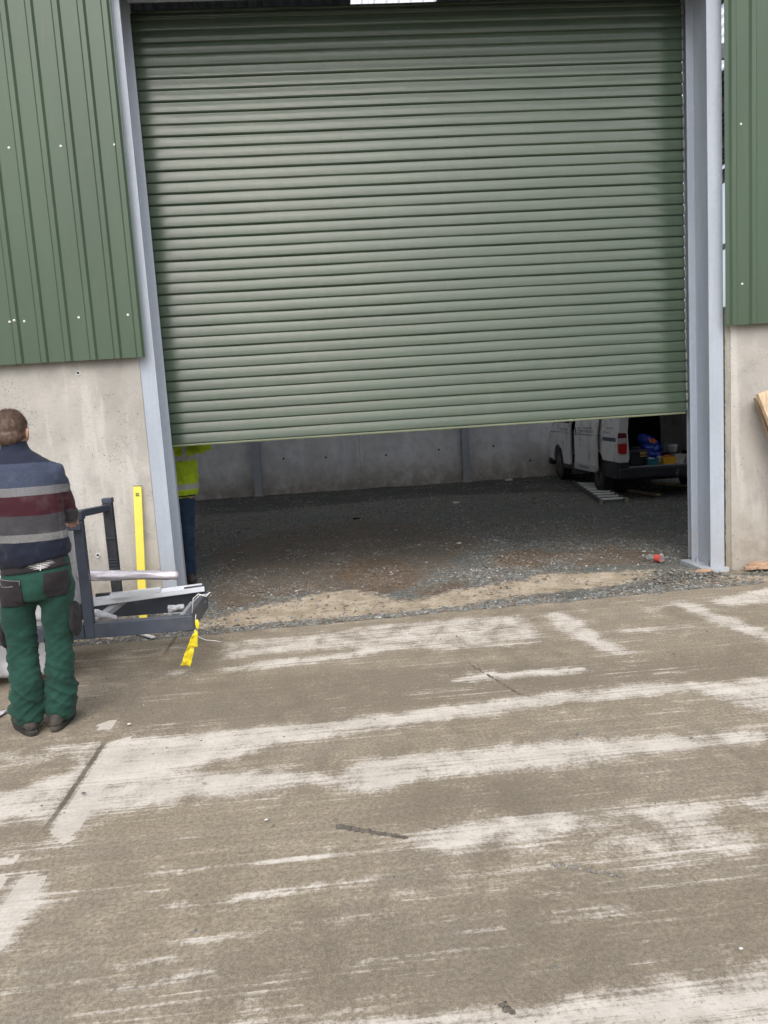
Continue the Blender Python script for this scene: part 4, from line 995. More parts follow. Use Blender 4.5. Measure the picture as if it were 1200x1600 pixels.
# trousers
def fold_tr(c, n_):
    z = c.z; k = math.exp(-((z - .46) / .12) ** 2) * .9 + math.exp(-((z - .16) / .13) ** 2) * 1.5 + .4
    q = Vector((c.x * 7, c.y * 7, z * 21 + c.x * 14)); q2 = Vector((c.x * 9 + 4, c.y * 9, z * 30 - c.x * 20))
    q3 = Vector((c.x * 4, c.y * 4 + 3, z * 9 - c.x * 8))
    am = .45 + .9 * abs(mnoise.noise(c * 5 + Vector((9, 0, 0))))
    def sh_(p): return max(0, ridge(p)) ** 2.2
    lowk = 1 + .25 * max(0, min(1, (.50 - z) / .2))
    return am * k * lowk * (.010 * sh_(q * .7) + .006 * sh_(q2 * .8)) + .010 * mnoise.noise(q3) - .005 + .0015 * mnoise.noise(c * 40)
b = MB()
b.loft([(.055, 0, .74, .172, .125), (.057, -.008, .80, .182, .138), (.056, -.01, .86, .184, .138), (.055, -.004, .93, .178, .125), (.052, 0, .985, .172, .118)])
b.caps([(-.040, 0, .80), (-.068, .005, .66), (-.082, .03, .49), (-.070, .005, .28), (-.080, -.012, .10)], [.112, .092, .080, .080, .082], 24)
b.caps([(.150, 0, .80), (.138, .005, .66), (.118, .035, .49), (.098, .04, .28), (.078, .04, .105)], [.100, .086, .076, .074, .078], 24)
M_trou = fabric('green_work_cotton', (.014, .058, .043), .85, var=.25)
tro = b.organic('trousers', M_trou, man, .0085, 2, fold_tr)
M_pock = fabric('black_canvas', (.022, .019, .023), .85)
def rr_shape(x0, x1, z0, z1, sk=0, cut=.15):
    def f(u, v, a, z): 
        cx_ = (x0 + x1) / 2; k = 1 - cut * max(0, .35 - v) / .35 * abs(u - .5) * 2; return cx_ + (a - cx_) * k + sk * (z - z0), z
    return f
pk = patch(tro, 'back_pocket', M_pock, -.125, .022, .715, .862, parent=tro, thick=.008, shape=rr_shape(-.125, .022, .715, .862))
pk2 = patch(tro, 'back_pocket', M_pock, .125, .228, .755, .885, parent=tro, thick=.008, shape=rr_shape(.125, .228, .755, .885, .12))
M_stitch = fabric('grey_piping', (.28, .27, .26), .7)
bz = bvh_of(tro)
def ribbon(o, pts, w_, name, mat, parent, back=True, off=.0085):
    bv = bvh_of(o); mb = MB(); L_ = []
    for a, z in pts:
        h = bv.ray_cast(Vector((a, -1 if back else 1, z)), Vector((0, 1 if back else -1, 0)))
        if h[0] is not None: L_.append(h[0] + Vector((0, -off if back else off, 0)))
    if len(L_) > 1: mb.tube(L_, w_, 6); return mb.build(name, mat, parent, smooth=True)
def seg(p, q, n=10): return [(p[0] + (q[0]-p[0]) * i / n, p[1] + (q[1]-p[1]) * i / n) for i in range(n + 1)]
ribbon(tro, seg((-.125, .862), (.02, .858)) + seg((.02, .858), (.018, .835), 3), .0014, 'piping', M_stitch, tro)
ribbon(tro, seg((-.122, .862), (-.095, .822), 6) + seg((-.095, .822), (-.02, .83)), .0014, 'piping', M_stitch, tro)
wbm = patch(tro, 'waistband', M_pock, -.125, .232, .893, .985, parent=tro, thick=.007, nx=40, nz=6, shape=lambda u, v, a, z: (a, z + .03 * (u - .5)))
# cargo pockets at the sides
for s_, xx_, zz_ in ((-1, -.150, .56), (1, .222, .60)):
    m1 = MB(); m1.ball((xx_, .02, zz_), (.024, .075, .10), 16); m1.organic('cargo_pocket', M_pock, tro, .008, 2, lambda q, n_: .006 * ridge(q * 16) - .002)
m1 = MB(); m1.ball((.045, .095, .47), (.035, .012, .08), 14); m1.organic('knee_panel', M_pock, tro, .007, 2)
# white emblem printed on the waistband: spread wings round a short centre bar
bvw = bvh_of(wbm); em = MB(); ex_, ez_ = .125, .932
def put(poly):
    V_ = []
    for a, z in poly:
        h = bvw.ray_cast(Vector((ex_ + a, -1, ez_ + z + .05 * a)), Vector((0, 1, 0)))
        if h[0] is None: return
        V_.append(h[0] + Vector((0, -.0045, 0)))
    em.add(V_, [tuple(range(len(V_)))])
for s_ in (-1, 1):
    for k, (L_, z_, up) in enumerate(((.072, .004, .002), (.062, -.004, -.004), (.048, -.012, -.012), (.05, .012, .012), (.030, -.019, -.020))):
        for q in range(4): a0, a1 = .004 + L_ * q / 4, .004 + L_ * (q + 1) / 4; t0, t1 = .0026 * (1 - q / 4), .0026 * (1 - (q + 1) / 4) + .0003; f0, f1 = z_ + (up - z_) * q / 4, z_ + (up - z_) * (q + 1) / 4; put([(s_ * a0, f0 - t0), (s_ * a1, f1 - t1), (s_ * a1, f1 + t1), (s_ * a0, f0 + t0)][::s_])
for q in range(6): z_ = -.030 + q * .009; put([(-.0028, z_), (.0028, z_), (.0028, z_ + .0085), (-.0028, z_ + .0085)])
for q in range(12): a_ = -.058 + q * .0095; put([(a_, .021), (a_ + .006, .021), (a_ + .006, .0255 + .002 * (q % 3)), (a_, .0255 + .002 * (q % 2))])
M_print = simple('white_print', (.55, .55, .54), .6)
if em.v: em.build('emblem', M_print, wbm, fix=False)
# sweater
BANDS = [(1.456, (.020, .026, .050)), (1.336, (.058, .075, .125)), (1.293, (.22, .22, .235)), (1.192, (.060, .012, .020)), (1.097, (.062, .060, .068)), (1.057, (.22, .22, .225)), (-9, (.012, .017, .036))]
def stripes(t, v, a):
    sx = t.n('ShaderNodeSeparateXYZ'); t.l(v, sx.inputs[0])
    z = t.math('ADD', sx.outputs[2], t.math('MULTIPLY', t.math('SUBTRACT', t.noise(v, 5, 2, .5), .5), .012)); z = t.math('ADD', z, t.math('MULTIPLY', sx.outputs[0], .02))
    c = BANDS[-1][1]
    for th, cc in BANDS[:-1][::-1]: c = t.mix(t.ramp(z, th - .0015, th + .0015), c, cc)
    n = t.noise(t.coord(scale=(1, 1, 2)), 130, 3, .7); c = t.mix(t.ramp(n, .35, .7, .4, 0), c, (.01, .01, .014)); n = t.noise(v, 9, 4, .6)
    return t.mix(t.ramp(n, .5, .8, 0, .14), c, (.25, .25, .26))
M_swe = fabric('striped_jersey', (.1, .1, .12), .9, stripes)
def fold_sw(c, n_):
    z = c.z; k = .4 + .9 * math.exp(-((z - .98) / .10) ** 2)
    d = k * (.0075 * ridge(Vector((c.x * 5 + z * 5, c.y * 5, z * 9 - c.x * 6))) + .004 * ridge(Vector((c.x * 11 - z * 9, c.y * 10, z * 14)))) - .002
    a = abs(c.x - .03); 
    if a > .19: d += .006 * ridge(Vector((c.x * 10, c.y * 12, z * 26)))
    return d
b = MB()
b.loft([(.058, -.005, .885, .180, .135), (.056, -.008, .93, .186, .140), (.052, -.008, 1.0, .184, .142), (.044, -.005, 1.12, .184, .142), (.034, 0, 1.25, .192, .142), (.026, .004, 1.34, .195, .132), (.022, .008, 1.40, .193, .120), (.022, .012, 1.44, .182, .112), (.020, .016, 1.47, .150, .098), (.016, .02, 1.497, .108, .085), (.012, .026, 1.52, .074, .074), (.008, .03, 1.545, .066, .068), (.006, .034, 1.568, .064, .066)])
b.v = [(x, y, z + max(0, min(1, (1.06 - z) / .13)) * (.042 + .16 * x)) for x, y, z in b.v]
for A in (Ls, Rs):
    p, q, r_ = Vector(A['sh']), Vector(A['el']), Vector(A['wr']); b.caps([p, p.lerp(q, .5), q, q.lerp(r_, .5), r_.lerp(q, .08)], [.068, .062, .055, .050, .042], 22)
swe = b.organic('sweater', M_swe, man, .0085, 3, fold_sw)
make_boot(man, (-.085, -.012, 0), R(38)); make_boot(man, (.070, .035, 0), R(0))

# ---- the man behind the shutter, facing out
hv = empty('person', (-1.575, 7.98, -.015), math.pi, 'person in yellow hi vis jacket and blue jeans standing behind the half raised shutter', 'person')
b = MB(); P, Rt = add_head(b, (0, .03, 1.64), -.1)
b.caps([(0, .0, 1.44), (0, .012, 1.58)], [.058, .056], 18)
b.loft([(0, 0, .88, .155, .105), (0, 0, 1.0, .14, .10), (0, 0, 1.15, .15, .105), (0, 0, 1.3, .17, .11), (0, 0, 1.40, .165, .095), (0, 0, 1.45, .10, .075), (0, 0, 1.48, .06, .06)])
ARM = {-1: ((-.19, 0, 1.40), (-.345, .12, 1.395), (-.30, .26, 1.66)), 1: ((.19, 0, 1.41), (.33, .20, 1.40), (.24, .30, 1.62))}
for s_, (p, q, r_) in ARM.items():
    b.caps([p, q, r_], [.055, .042, .029], 14); add_hand(b, r_, (0 - s_ * .1, .1, 1), (0, -1, .1), s_, (.2, .5, .4))
JL = {-1: ((-.09, 0, .90), (-.085, .05, .50), (-.062, .0, .09)), 1: ((.09, 0, .90), (.10, .04, .50), (.12, .0, .09))}
for s_, (h, kn, an) in JL.items(): b.caps([h, kn, an], [.085, .055, .04], 16)
b.organic('body', M_skin, hv, .0055, 3); add_hair(hv, P, Rt, (0, .03, 1.64), hv, M_hair, 2500, 5)
for s_ in (-1, 1): m1 = MB(); m1.ball(P(s_ * .030, .080, .008), .0105, 12); m1.build('eye', M_eye, hv, smooth=True)
b = MB(); b.loft([(0, 0, .74, .155, .11), (0, 0, .84, .170, .122), (0, 0, .95, .160, .112), (0, 0, 1.0, .15, .105)])
for s_, (h, kn, an) in JL.items():
    h, kn, an = map(Vector, (h, kn, an)); b.caps([h + Vector((0, 0, -.08)), h.lerp(kn, .5), kn, kn.lerp(an, .5), an], [.096, .084, .066, .060, .060], 20)
b.organic('jeans', fabric('blue_denim', (.020, .042, .085), .8, var=.3), hv, .009, 2, lambda c, n_: .005 * ridge(Vector((c.x * 7, c.y * 7, c.z * 26))) * (1.6 if c.z < .35 or abs(c.z - .5) < .1 else .6))
def hv_fn(t, v, a):
    sx = t.n('ShaderNodeSeparateXYZ'); t.l(v, sx.inputs[0]); z = sx.outputs[2]; x = sx.outputs[0]
    def band(lo, hi): return t.math('MULTIPLY', t.ramp(z, lo - .001, lo + .001), t.ramp(z, hi - .001, hi + .001, 1, 0))
    f = t.math('MAXIMUM', band(.965, 1.02), band(1.255, 1.305))
    ax = t.math('ABSOLUTE', x); vb = t.math('MULTIPLY', t.math('MULTIPLY', t.ramp(ax, .119, .121), t.ramp(ax, .159, .161, 1, 0)), t.ramp(z, 1.30, 1.302)); f = t.math('MAXIMUM', f, vb)
    n = t.noise(v, 14, 5, .65); c = t.mix(t.ramp(n, .3, .7), (.34, .52, .015), (.48, .68, .03)); c = t.mix(t.ramp(t.noise(v, 30, 5, .7), .55, .75, 0, .5), c, (.16, .2, .03))
    return t.mix(f, c, (.42, .43, .44))
def fold_hv(c, n_): return .016 * ridge(Vector((c.x * 7, c.y * 6, c.z * 8 - c.x * 5))) + .008 * ridge(Vector((c.x * 16, c.y * 12, c.z * 20))) - .004
b = MB(); b.loft([(0, 0, .895, .205, .15), (0, .0, .95, .222, .158), (0, 0, 1.05, .225, .16), (0, 0, 1.2, .225, .155), (0, 0, 1.33, .222, .148), (0, 0, 1.41, .205, .125), (0, .0, 1.46, .15, .10), (0, .0, 1.51, .08, .08), (0, .005, 1.55, .078, .076)])
for s_, (p, q, r_) in ARM.items():
    p, q, r_ = map(Vector, (p, q, r_)); b.caps([p, p.lerp(q, .5), q, q.lerp(r_, .5), r_.lerp(q, .06)], [.084, .078, .074, .066, .052], 20)
M_hv = fabric('hi_vis_yellow', (.5, .6, .03), .6, hv_fn)
jk = b.organic('jacket', M_hv, hv, .009, 3, fold_hv)
patch(jk, 'zip', M_pock, -.006 + .03, .006 + .03, .90, 1.5, back=False, parent=jk, thick=.006, nx=2, nz=60)
patch(jk, 'hem', M_pock, -.20, .20, .895, .908, back=False, parent=jk, thick=.004, nx=50, nz=2)
make_boot(hv, (-.068, .01, 0), R(14)); make_boot(hv, (.12, .01, 0), R(-10))

# ---------------------------------------------------------------- van
VX, VY = aty(966, 720, 11.75).x, 11.75
van = empty('parked_van', (VX, VY, -.02), -math.atan2(.245, 4.55), 'white panel van with its rear open, parked against the back wall of the shed', 'van')
M_vw = simple('van_white_paint', (.72, .72, .72), .3, var=.05, scale=3, dirt=((.30, .27, .22), .5)); M_vw.node_tree.nodes['Principled BSDF'].inputs['Coat Weight'].default_value = .3
M_vd = simple('van_dark_trim', (.018, .020, .028), .5, var=.2, dirt=((.10, .09, .08), .5))
M_glass = simple('van_glass', (.02, .025, .03), .06, spec=.8)
M_tyre = simple('tyre_rubber', (.018, .018, .018), .85, var=.3, dirt=((.12, .1, .08), .4)); M_rim = simple('steel_rim', (.10, .10, .11), .4, metal=.5, dirt=((.1, .09, .07), .6))
M_red = simple('tail_lamp_red', (.50, .010, .015), .12); M_lclear = simple('tail_lamp_clear', (.55, .50, .50), .15)
M_ply = wood('plywood_lining', (.34, .15, .11)); M_blk = simple('black_liner', (.015, .016, .02), .8); M_stripe = simple('navy_stripe', (.03, .05, .11), .4)
VW, VL, VH = 1.70, 4.62, 1.97
def arc(cy, cz, r, a0, a1, n=12): return [(cy + r * math.cos(R(a0 + (a1 - a0) * i / n)), cz + r * math.sin(R(a0 + (a1 - a0) * i / n))) for i in range(n + 1)]
def tum(z): return max(0, z - 1.0) * .13        # tumblehome
def side(mb, poly, x, th):
    s_ = 1 if x < VW / 2 else -1; n = len(poly); vs = [(x + s_ * tum(z), y, z) for y, z in poly] + [(x + s_ * (th + tum(z)), y, z) for y, z in poly]
    mb.add(vs, [tuple(range(n)), tuple(range(n, 2*n))[::-1]] + [(i, n + i, n + (i+1) % n, (i+1) % n) for i in range(n)])
WR, WF, WRr = 1.12, 3.83, .41
for x, nm in ((0, 'side_panel'), (VW, 'side_panel')):
    near = x == 0
    mb = MB()
    # rear quarter (lower then upper)
    rq = [(0, .60)] + [(WR - .46, .60)] + arc(WR, .33, WRr, 139, 30 if near else 5)[0:] + ([(1.50, .60), (1.50, 1.0)] if near else [(1.54, .36), (2.9, .36), (2.9, 1.0)]) + [(0, 1.0)]
    side(mb, rq, x, .045)
    up = [(0, 1.002), (1.50 if near else 2.9, 1.002), (1.50 if near else 2.9, 1.80), (1.50 if near else 2.9, VH - .08), (.06, VH - .08), (.02, 1.5)]
    side(mb, up, x, .045)
    o = mb.build(nm, M_vw, van, bevel=.006)
    mb = MB()
    fq = [(2.90, .38), (WF - WRr - .02, .38)] + arc(WF, .33, WRr, 172, 8) + [(VL - .10, .50), (VL - .03, .75), (VL - .10, .98), (2.90, 1.0)]
    side(mb, fq, x, .045); side(mb, [(2.90, 1.002), (VL - .12, 1.002), (3.95, 1.30), (3.45, VH - .10), (2.90, VH - .08)], x, .045)
    fd = mb.build('front_door', M_vw, van, bevel=.006)
    mb = MB(); q = [(2.98, 1.18), (3.98, 1.20), (3.50, 1.78), (2.98, 1.80)]; xx_ = x - .004 if near else x - .045 + .0; side(mb, q, (x - .006) if near else (x + .006), .004); mb.build('door_window', M_glass, fd)
    sx = -1 if near else 1
    mb = MB(); mb.ball((x + sx * .14, 3.80, 1.29), (.11, .05, .075), 14); mb.bar((x, 3.82, 1.20), (x + sx * .12, 3.80, 1.26), .03, .03); mb.organic('mirror', M_vd, van, .012, 2)
    mb = MB(); mb.box((x - .012 if near else x, .02, .34), (x if near else x + .012, WR - .46, .595)); mb.build('sill_trim', M_vd, van, bevel=.004); mb = MB(); mb.box((x - .010 if near else x, 2.9, .30), (x if near else x + .010, WF - WRr - .03, .378)); mb.build('sill_trim', M_vd, van, bevel=.004)
    if near:
        mb = MB(); side(mb, [(.10, .925), (.78, .925), (.78, .985), (.10, .985)], -.003, .002); mb.build('blue_stripe', M_stripe, o)
# sill below the side opening
mb = MB(); mb.box((0.0, 1.54, .30), (.05, 2.899, .40)); mb.build('sill', M_vd, van, bevel=.004)
# sliding door standing proud, slid part way back
mb = MB(); X0 = -.085; y0, y1 = .92, 2.24
side(mb, [(y0 + .02, .40), (y1 - .02, .37), (y1, .42), (y1, 1.0), (y0, 1.0), (y0, .45)], X0, .05); side(mb, [(y0, 1.002), (y1, 1.002), (y1, VH - .14), (y0, VH - .14)], X0, .05)
sd_o = mb.build('sliding_door', M_vw, van, bevel=.012)
mb = MB(); side(mb, [(y0 + .03, .845), (y1 - .03, .845), (y1 - .03, .853), (y0 + .03, .853)], X0 - .006, .006); mb.build('door_crease', M_vw, sd_o)
mb = MB(); side(mb, [(y0 + .01, .385), (y1 - .01, .365), (y1 - .01, .50), (y0 + .01, .50)], X0 - .012, .011); mb.build('lower_trim', simple('van_grey_trim', (.50, .51, .53), .5), sd_o, bevel=.003)
mb = MB(); mb.box((X0 - .012, y1 - .16, .98), (X0 - .001, y1 - .13, 1.12)); mb.build('handle', M_vd, sd_o, bevel=.003)
# worn sign writing: small grey strokes, not legible in the photograph
M_ink = simple('faded_ink', (.12, .12, .15), .6)
def scribble(x, y0, y1, z, h, parent, seed, bold=0):
    rr = random.Random(seed); mb = MB(); y = y1
    while y > y0 + .03:
        w_ = rr.uniform(.018, .034); kind = rr.randrange(4)
        if kind != 3: side(mb, [(y - .006 - bold, z), (y, z), (y, z + h), (y - .006 - bold, z + h)], x, .001)
        if kind in (0, 2): side(mb, [(y - w_, z + h * .42), (y - .007, z + h * .42), (y - .007, z + h * .6), (y - w_, z + h * .6)], x, .001)
        if kind in (1, 2): side(mb, [(y - w_, z), (y - .007, z), (y - .007, z + h * .16), (y - w_, z + h * .16)], x, .001)
        if kind == 3: side(mb, [(y - w_, z + h * .84), (y - .002, z + h * .84), (y - .002, z + h), (y - w_, z + h)], x, .001); side(mb, [(y - w_, z), (y - w_ + .007, z), (y - w_ + .007, z + h * .84), (y - w_, z + h * .84)], x, .001)
        y -= w_ + .012
    return mb.build('lettering', M_ink, parent, fix=False)
scribble(X0 - .003, y0 + .15, y1 - .52, 1.105, .035, sd_o, 1, .004); scribble(X0 - .003, y0 + .10, y1 - .42, 1.045, .045, sd_o, 2, .006); scribble(X0 - .003, y0 + .15, y1 - .40, .995, .03, sd_o, 3)
mb = MB()
for z in (1.02, 1.06, 1.10): side(mb, [(y1 - .38, z), (y1 - .22, z), (y1 - .22, z + .014), (y1 - .38, z + .014)], X0 - .003, .001)
mb.build('letter_bars', M_stripe, sd_o, fix=False)
scribble(X0 - .014, y0 + .35, y1 - .35, .41, .055, sd_o, 4, .006)
scribble(-.004, .20, .62, 1.12, .03, van, 5, .004); scribble(-.004, .35, .72, 1.05, .03, van, 6); scribble(-.004, 3.05, 3.65, 1.04, .04, van, 7, .004)
# floor, interior, bulkhead, roof, front
mb = MB(); mb.box((.045, .02, .46), (VW - .045, VL - .9, .52)); mb.build('load_floor', M_blk, van)
mb = MB(); mb.box((.05, 2.55, .521), (VW - .05, 2.58, VH - .1)); mb.build('bulkhead', M_blk, van)
mb = MB(); mb.prism([(VW - .175, .521), (VW - .15, .521), (VW - .26, 1.80), (VW - .285, 1.80)], .16, 2.5, 'x') if False else mb.add([(VW - .10, .10, .521), (VW - .10, .75, .521), (VW - .21, .75, 1.80), (VW - .21, .10, 1.80), (VW - .07, .10, .521), (VW - .07, .75, .521), (VW - .18, .75, 1.80), (VW - .18, .10, 1.80)], [(0,1,2,3),(7,6,5,4),(0,4,5,1),(1,5,6,2),(2,6,7,3),(3,7,4,0)]); mb.build('plywood_lining', M_ply, van)
mb = MB(); mb.box((tum(VH), .0, VH - .079), (VW - tum(VH), 3.50, VH)); mb.build('roof', M_vw, van, bevel=.03)
nose = [(VL, .42), (VL + .06, .62), (VL + .02, .86), (VL - .12, 1.0)]
mb = MB(); mb.prism([(y, z) for y, z in nose] + [(VL - .2, 1.0), (VL - .2, .42)], .0, VW, 'x'); mb.build('bonnet', M_vw, van, bevel=.03)
mb = MB(); mb.add([(.01, VL - .12, 1.003), (VW - .01, VL - .12, 1.003), (VW - .14, 3.46, VH - .09), (.14, 3.46, VH - .09), (.01, VL - .15, .99), (VW - .01, VL - .15, .99), (VW - .14, 3.42, VH - .10), (.14, 3.42, VH - .10)], [(0,1,2,3),(7,6,5,4),(0,4,5,1),(1,5,6,2),(2,6,7,3),(3,7,4,0)]); mb.build('windscreen', M_glass, van)
mb = MB(); mb.box((.0, VL - .15, .28), (VW, VL + .10, .42)); mb.build('front_bumper', M_vd, van, bevel=.03)
for x in (.14, VW - .14): mb = MB(); mb.ball((x, VL + .02, .70), (.12, .05, .08), 16); mb.build('headlight', M_lclear, van, smooth=True)
# rear: pillars, lamps, bumper, tailgate
for x0, x1 in ((.0, .155), (VW - .155, VW)):
    nr_ = x0 == 0; mb = MB(); s_ = 1 if nr_ else -1
    xo, xi = (x0, x1) if nr_ else (x1, x0)
    P_ = [(xo, .60), (xi, .60), (xi + s_ * .02, .66), (xi, 1.08), (xi + s_ * (tum(1.85) - .03), 1.85), (xo + s_ * tum(1.85), 1.85), (xo, 1.0)]
    mb.prism([(a, z) for a, z in P_], -.012, .045, 'y'); mb.build('rear_pillar', M_vw, van, bevel=.006)
    lm = MB(); lm.prism([(xo - s_ * .012, .76), (xo + s_ * .04, .735), (xo + s_ * .125, .735), (xo + s_ * .135, .90), (xo - s_ * .012, .90)], -.045, -.013, 'y'); o = lm.build('tail_light', M_red, van, bevel=.01)
    lm = MB(); lm.prism([(xo - s_ * .012, .90), (xo + s_ * .135, .90), (xo + s_ * .135, .985), (xo - s_ * .012, .985)], -.044, -.013, 'y'); lm.build('reversing_lens', M_lclear, o, bevel=.004)
    lm = MB(); lm.prism([(xo - s_ * .012, .985), (xo + s_ * .135, .985), (xo + s_ * .12, 1.06), (xo + s_ * .0, 1.07)], -.045, -.013, 'y'); lm.build('upper_lens', simple('dark_red_lens', (.16, .01, .03), .15), o, bevel=.008)
mb = MB(); mb.box((-.012, -.12, .35), (VW + .012, .02, .515)); mb.box((-.012, -.10, .516), (VW + .012, .0, .598)) if False else None; mb.build('rear_bumper', M_vd, van, bevel=.02)
mb = MB(); mb.box((.0, -.03, .516), (.156, .045, .599)); mb.build('bumper_corner', M_vd, van, bevel=.004)
mb = MB(); mb.box((.157, -.04, .5165), (VW - .157, .06, .528)); mb.build('load_sill', M_rail, van, bevel=.002)
mb = MB(); mb.tube([(VW * .5, -.02, .34), (VW * .5, -.14, .33), (VW * .5, -.20, .36), (VW * .5, -.20, .42)], .02, 10); mb.ball((VW * .5, -.20, .44), .026, 12); mb.build('tow_bar', M_rim, van, smooth=True)
mb = MB(); mb.bar((.35, .25, .30), (1.45, .25, .30), .05, .05); mb.bar((.5, .1, .28), (.45, .9, .28), .09, .09); mb.build('exhaust', M_vd, van, bevel=.01)
tg = MB(); tg.bar((VW / 2, .02, VH - .02), (VW / 2, -1.05, VH + .28), VW - .3, .05); tgo = tg.build('tailgate', M_vw, van, bevel=.02); mb = MB(); mb.bar((VW / 2, -.15, VH + .066), (VW / 2, -.65, VH + .205), VW - .5, .01); mb.build('rear_window', M_glass, tgo)
mb = MB(); mb.tube([(.17, .05, 1.05), (.20, -.25, 1.95)], .010, 8); mb.build('gas_strut', M_vd, van)
for x in (.11, VW - .11):
    for y in (WR, WF):
        s_ = -1 if x < 1 else 1; mb = MB(); r_ = .325; w_ = .095
        mb.tube([(x - w_, y, .33), (x - w_ * .8, y, .33), (x + w_ * .8, y, .33), (x + w_, y, .33)], [r_ - .03, r_, r_, r_ - .03], 32); tyo = mb.build('wheel', M_tyre, van, smooth=False, bevel=.006)
        mb = MB(); mb.tube([(x + s_ * (w_ + .001), y, .33), (x + s_ * (w_ + .006), y, .33), (x + s_ * (w_ - .02 + .022), y, .33)], [.20, .185, .10], 24); mb.tube([(x + s_ * (w_ + .004), y, .33), (x + s_ * (w_ + .02), y, .33)], [.05, .04], 14)
        for k in range(5): a = 2 * math.pi * k / 5; mb.tube([(x + s_ * (w_ + .004), y + .07 * math.cos(a), .33 + .07 * math.sin(a)), (x + s_ * (w_ + .014), y + .07 * math.cos(a), .33 + .07 * math.sin(a))], .012, 8)
        mb.build('rim', M_rim, tyo)
# things lying in the back of the van (world coordinates through the van matrix)
bpy.context.view_layer.update(); VMX = van.matrix_world.copy(); VF = .528 - .02
def van_pt(px, py, y): # local y plane -> local coordinate
    inv = VMX.inverted(); o_ = inv @ Vector((0, 0, 1.6)); d_ = inv.to_3x3() @ Vector(ray(px, py)); return o_ + d_ * ((y - o_.y) / d_.y)
def in_van(name, px, y, label, cat, z=VF + .0): 
    l = van_pt(px, 722, y); wpt = VMX @ Vector((l.x, y, 0)); return empty(name, (wpt.x, wpt.y, z + .001), 0, label, cat)
def tub(root, w_, d_, h, mat, flare=.02, th=.004, name='body'):
    mb = MB(); o_ = [(-w_/2, -d_/2), (w_/2, -d_/2), (w_/2, d_/2), (-w_/2, d_/2)]; k = flare
    L1 = [(x, y, 0) for x, y in o_]; L2 = [(x * (1 + k / w_ * 2), y * (1 + k / d_ * 2), h) for x, y in o_]; L3 = [(x * (1 + k / w_ * 2) * .92, y * (1 + k / d_ * 2) * .92, h) for x, y in o_]; L4 = [(x * .92, y * .92, .01) for x, y in o_]
    vs = L1 + L2 + L3 + L4; fs = [(3,2,1,0), (12,13,14,15)]
    for a in range(3):
        for j in range(4): fs.append((a*4+j, a*4+(j+1) % 4, (a+1)*4+(j+1) % 4, (a+1)*4+j))
    mb.add(vs, fs); return mb.build(name, mat, root, bevel=.004)
tbx = in_van('tool_box', 994, .20, 'black tool box with yellow clasps at the left of the open van', 'tool box')
mb = MB(); mb.box((-.14, -.1, 0), (.15, .1, .185)); mb.build('body', M_blk, tbx, bevel=.012); mb = MB(); mb.box((-.145, -.105, .187), (.155, .105, .25)); mb.build('lid', simple('tool_box_lid', (.03, .03, .035), .4), tbx, bevel=.015)
for z in (.20, .165, .225): mb = MB(); mb.box((.02, -.118, z - .055 + .03), (.12, -.106, z - .043 + .03)); mb.build('clasp', simple('clasp_yellow', (.75, .52, .10), .4), tbx, bevel=.002)
mb = MB(); mb.tube([(-.08, 0, .25), (-.07, 0, .285), (.05, 0, .285), (.06, 0, .25)], .009, 8); mb.build('handle', M_rim, tbx, smooth=True)
bag = in_van('shopping_bag', 1015, .62, 'crumpled blue plastic bag with orange print lying in the van', 'bag')
b = MB(); b.ball((0, 0, .30), (.19, .12, .11), 16, Matrix.Rotation(.55, 3, 'Y')); b.ball((-.11, 0, .40), (.09, .08, .07), 14); b.box((-.15, -.12, 0), (.17, .14, .26))
bo = b.organic('body', simple('blue_bag_plastic', (.018, .06, .42), .25, var=.15), bag, .014, 2, lambda c, n_: .022 * ridge(c * 8) + .008 * ridge(c * 22) - .01)
for k, (x0, x1, z0, z1) in enumerate(((-.05, -.01, .33, .40), (.0, .045, .31, .385), (.05, .09, .33, .37))): patch(bo, 'print', simple('orange_print', (.85, .20, .02), .4), x0, x1, z0, z1, parent=bo, thick=.002, nx=4, nz=4)
tc = in_van('plastic_tub', 1017, .12, 'small teal tub on the van floor between tool box and yellow tub', 'tub'); tub(tc, .15, .14, .10, simple('teal_plastic', (.03, .16, .22), .4)); mb = MB(); mb.ball((-.02, 0, .09), (.03, .03, .03), 10); mb.ball((.035, .01, .085), (.028, .03, .025), 10); mb.build('contents', M_white, tc, smooth=True)
yb = in_van('plastic_tub', 1043, .10, 'orange yellow tub on the van floor in front of the white bucket', 'tub'); tub(yb, .19, .15, .115, simple('amber_plastic', (.75, .42, .03), .4)); mb = MB(); mb.ball((.0, 0, .115), (.08, .06, .03), 12); mb.organic('contents', simple('orange_rag', (.55, .13, .04), .8), yb, .01, 1, lambda c, n_: .01 * mnoise.noise(c * 40))
cb = in_van('plastic_bag', 1030, .13, 'clear crumpled bag wedged left of the yellow tub', 'bag'); b = MB(); b.ball((0, 0, .065), (.05, .05, .065), 14); b.organic('body', M_film, cb, .008, 1, lambda c, n_: .014 * ridge(c * 28) - .004)
wb = in_van('bucket', 1051, .42, 'white bucket standing behind the yellow tub in the van', 'bucket')
mb = MB(); mb.box((-.12, -.11, 0), (.12, .11, .155)); tag(mb.build('dark_crate', M_blk, None, bevel=.01), 'dark crate under the white bucket in the van', 'crate').location = wb.location; wb.location.z += .156
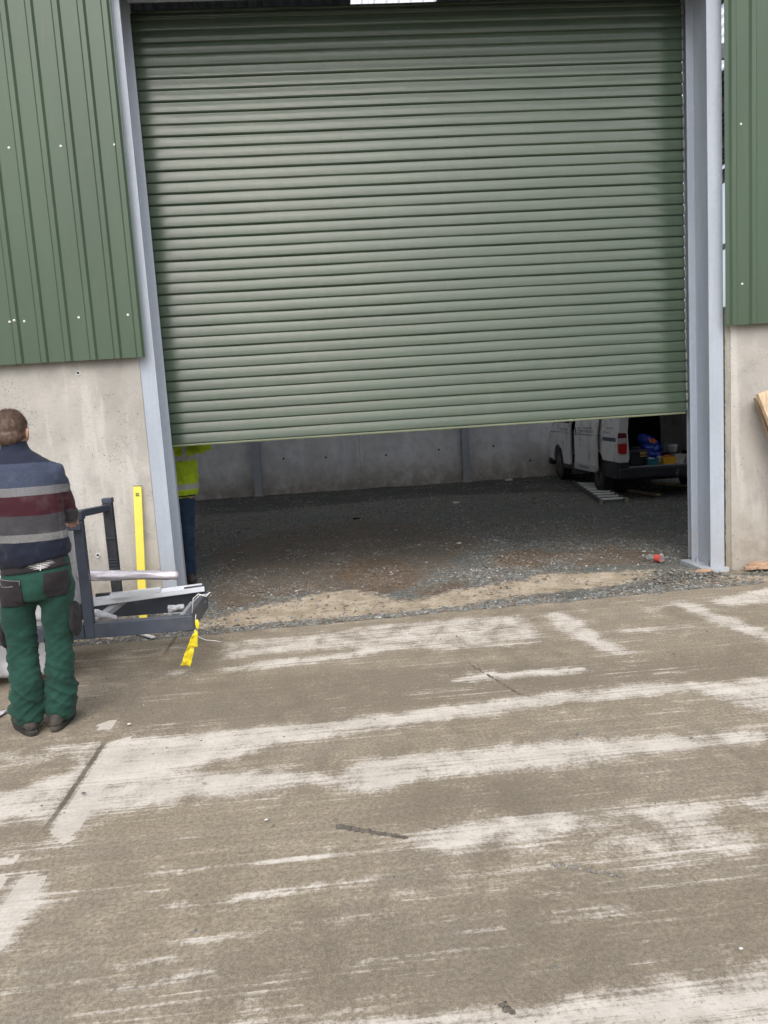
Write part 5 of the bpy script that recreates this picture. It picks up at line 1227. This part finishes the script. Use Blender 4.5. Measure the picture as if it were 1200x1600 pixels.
mb = MB(); mb.tube([(0, 0, 0), (0, 0, .10), (0, 0, .118), (0, 0, .125), (0, 0, .02)], [.066, .078, .084, .078, .062], 24); mb.build('body', simple('bucket_white', (.62, .62, .66), .35), wb, smooth=True)
gc = in_van('plastic_tub', 1060, .11, 'pale grey flared tub right of the yellow tub in the van', 'tub'); tub(gc, .12, .12, .14, simple('grey_white_plastic', (.46, .47, .45), .4), .025)
ct = in_van('plastic_tub', 1076, .13, 'cream tub at the right side of the van floor by the column', 'tub'); tub(ct, .14, .13, .13, simple('cream_plastic', (.50, .45, .34), .5), .01)
# ladder and plank
A0 = Vector(atz(895.5, 753.5, .03)); A1 = Vector(atz(930, 754, .03)); B0 = Vector(atz(938.5, 783.5, .03)); B1 = Vector(atz(978, 781, .03))
ld = empty('ladder', B0, 0, 'aluminium step ladder lying flat on the gravel beside the van', 'ladder')
M_alu = simple('aluminium', (.92, .92, .93), .45, metal=.0, var=.08, dirt=((.3, .28, .24), .3)); M_ldark = simple('ladder_stile', (.10, .10, .10), .5, metal=.3)
for p, q in ((A0, B0), (A1, B1)): mb = MB(); mb.bar(p - B0, q - B0, .03, .07); mb.build('stile', M_ldark, ld, bevel=.003); mb = MB(); dd = (q - p).normalized(); mb.bar(q - B0 + dd * .002, q - B0 + dd * .07, .045, .085); mb.build('foot', simple('ladder_foot', (.30, .27, .22), .8), ld, bevel=.004)
for k in range(8):
    u = (k + .7) / 8.2; p = A0.lerp(B0, u) - B0; q = A1.lerp(B1, u) - B0; d = (q - p).normalized(); mb = MB(); mb.bar(p + d * .018 + Vector((0, 0, .01)), q - d * .018 + Vector((0, 0, .01)), .09, .02); mb.build('tread', M_alu, ld, bevel=.002)
p = Vector(atz(984, 766, .03)); q = Vector(atz(1029, 773, .03)); mb = MB(); mb.bar(p, q, .10, .03); tag(mb.build('timber_plank', M_wood_d, bevel=.003), 'short weathered plank lying on the gravel behind the van', 'plank')
p = Vector(atz(1000, 758, .02)); mb = MB(); mb.bar(Vector((5.75, 13.2, .05)), Vector((6.1, 12.4, .04)), .10, .03); tag(mb.build('timber_plank', M_wood_d, bevel=.003), 'offcut lying on the ground underneath the van', 'plank')
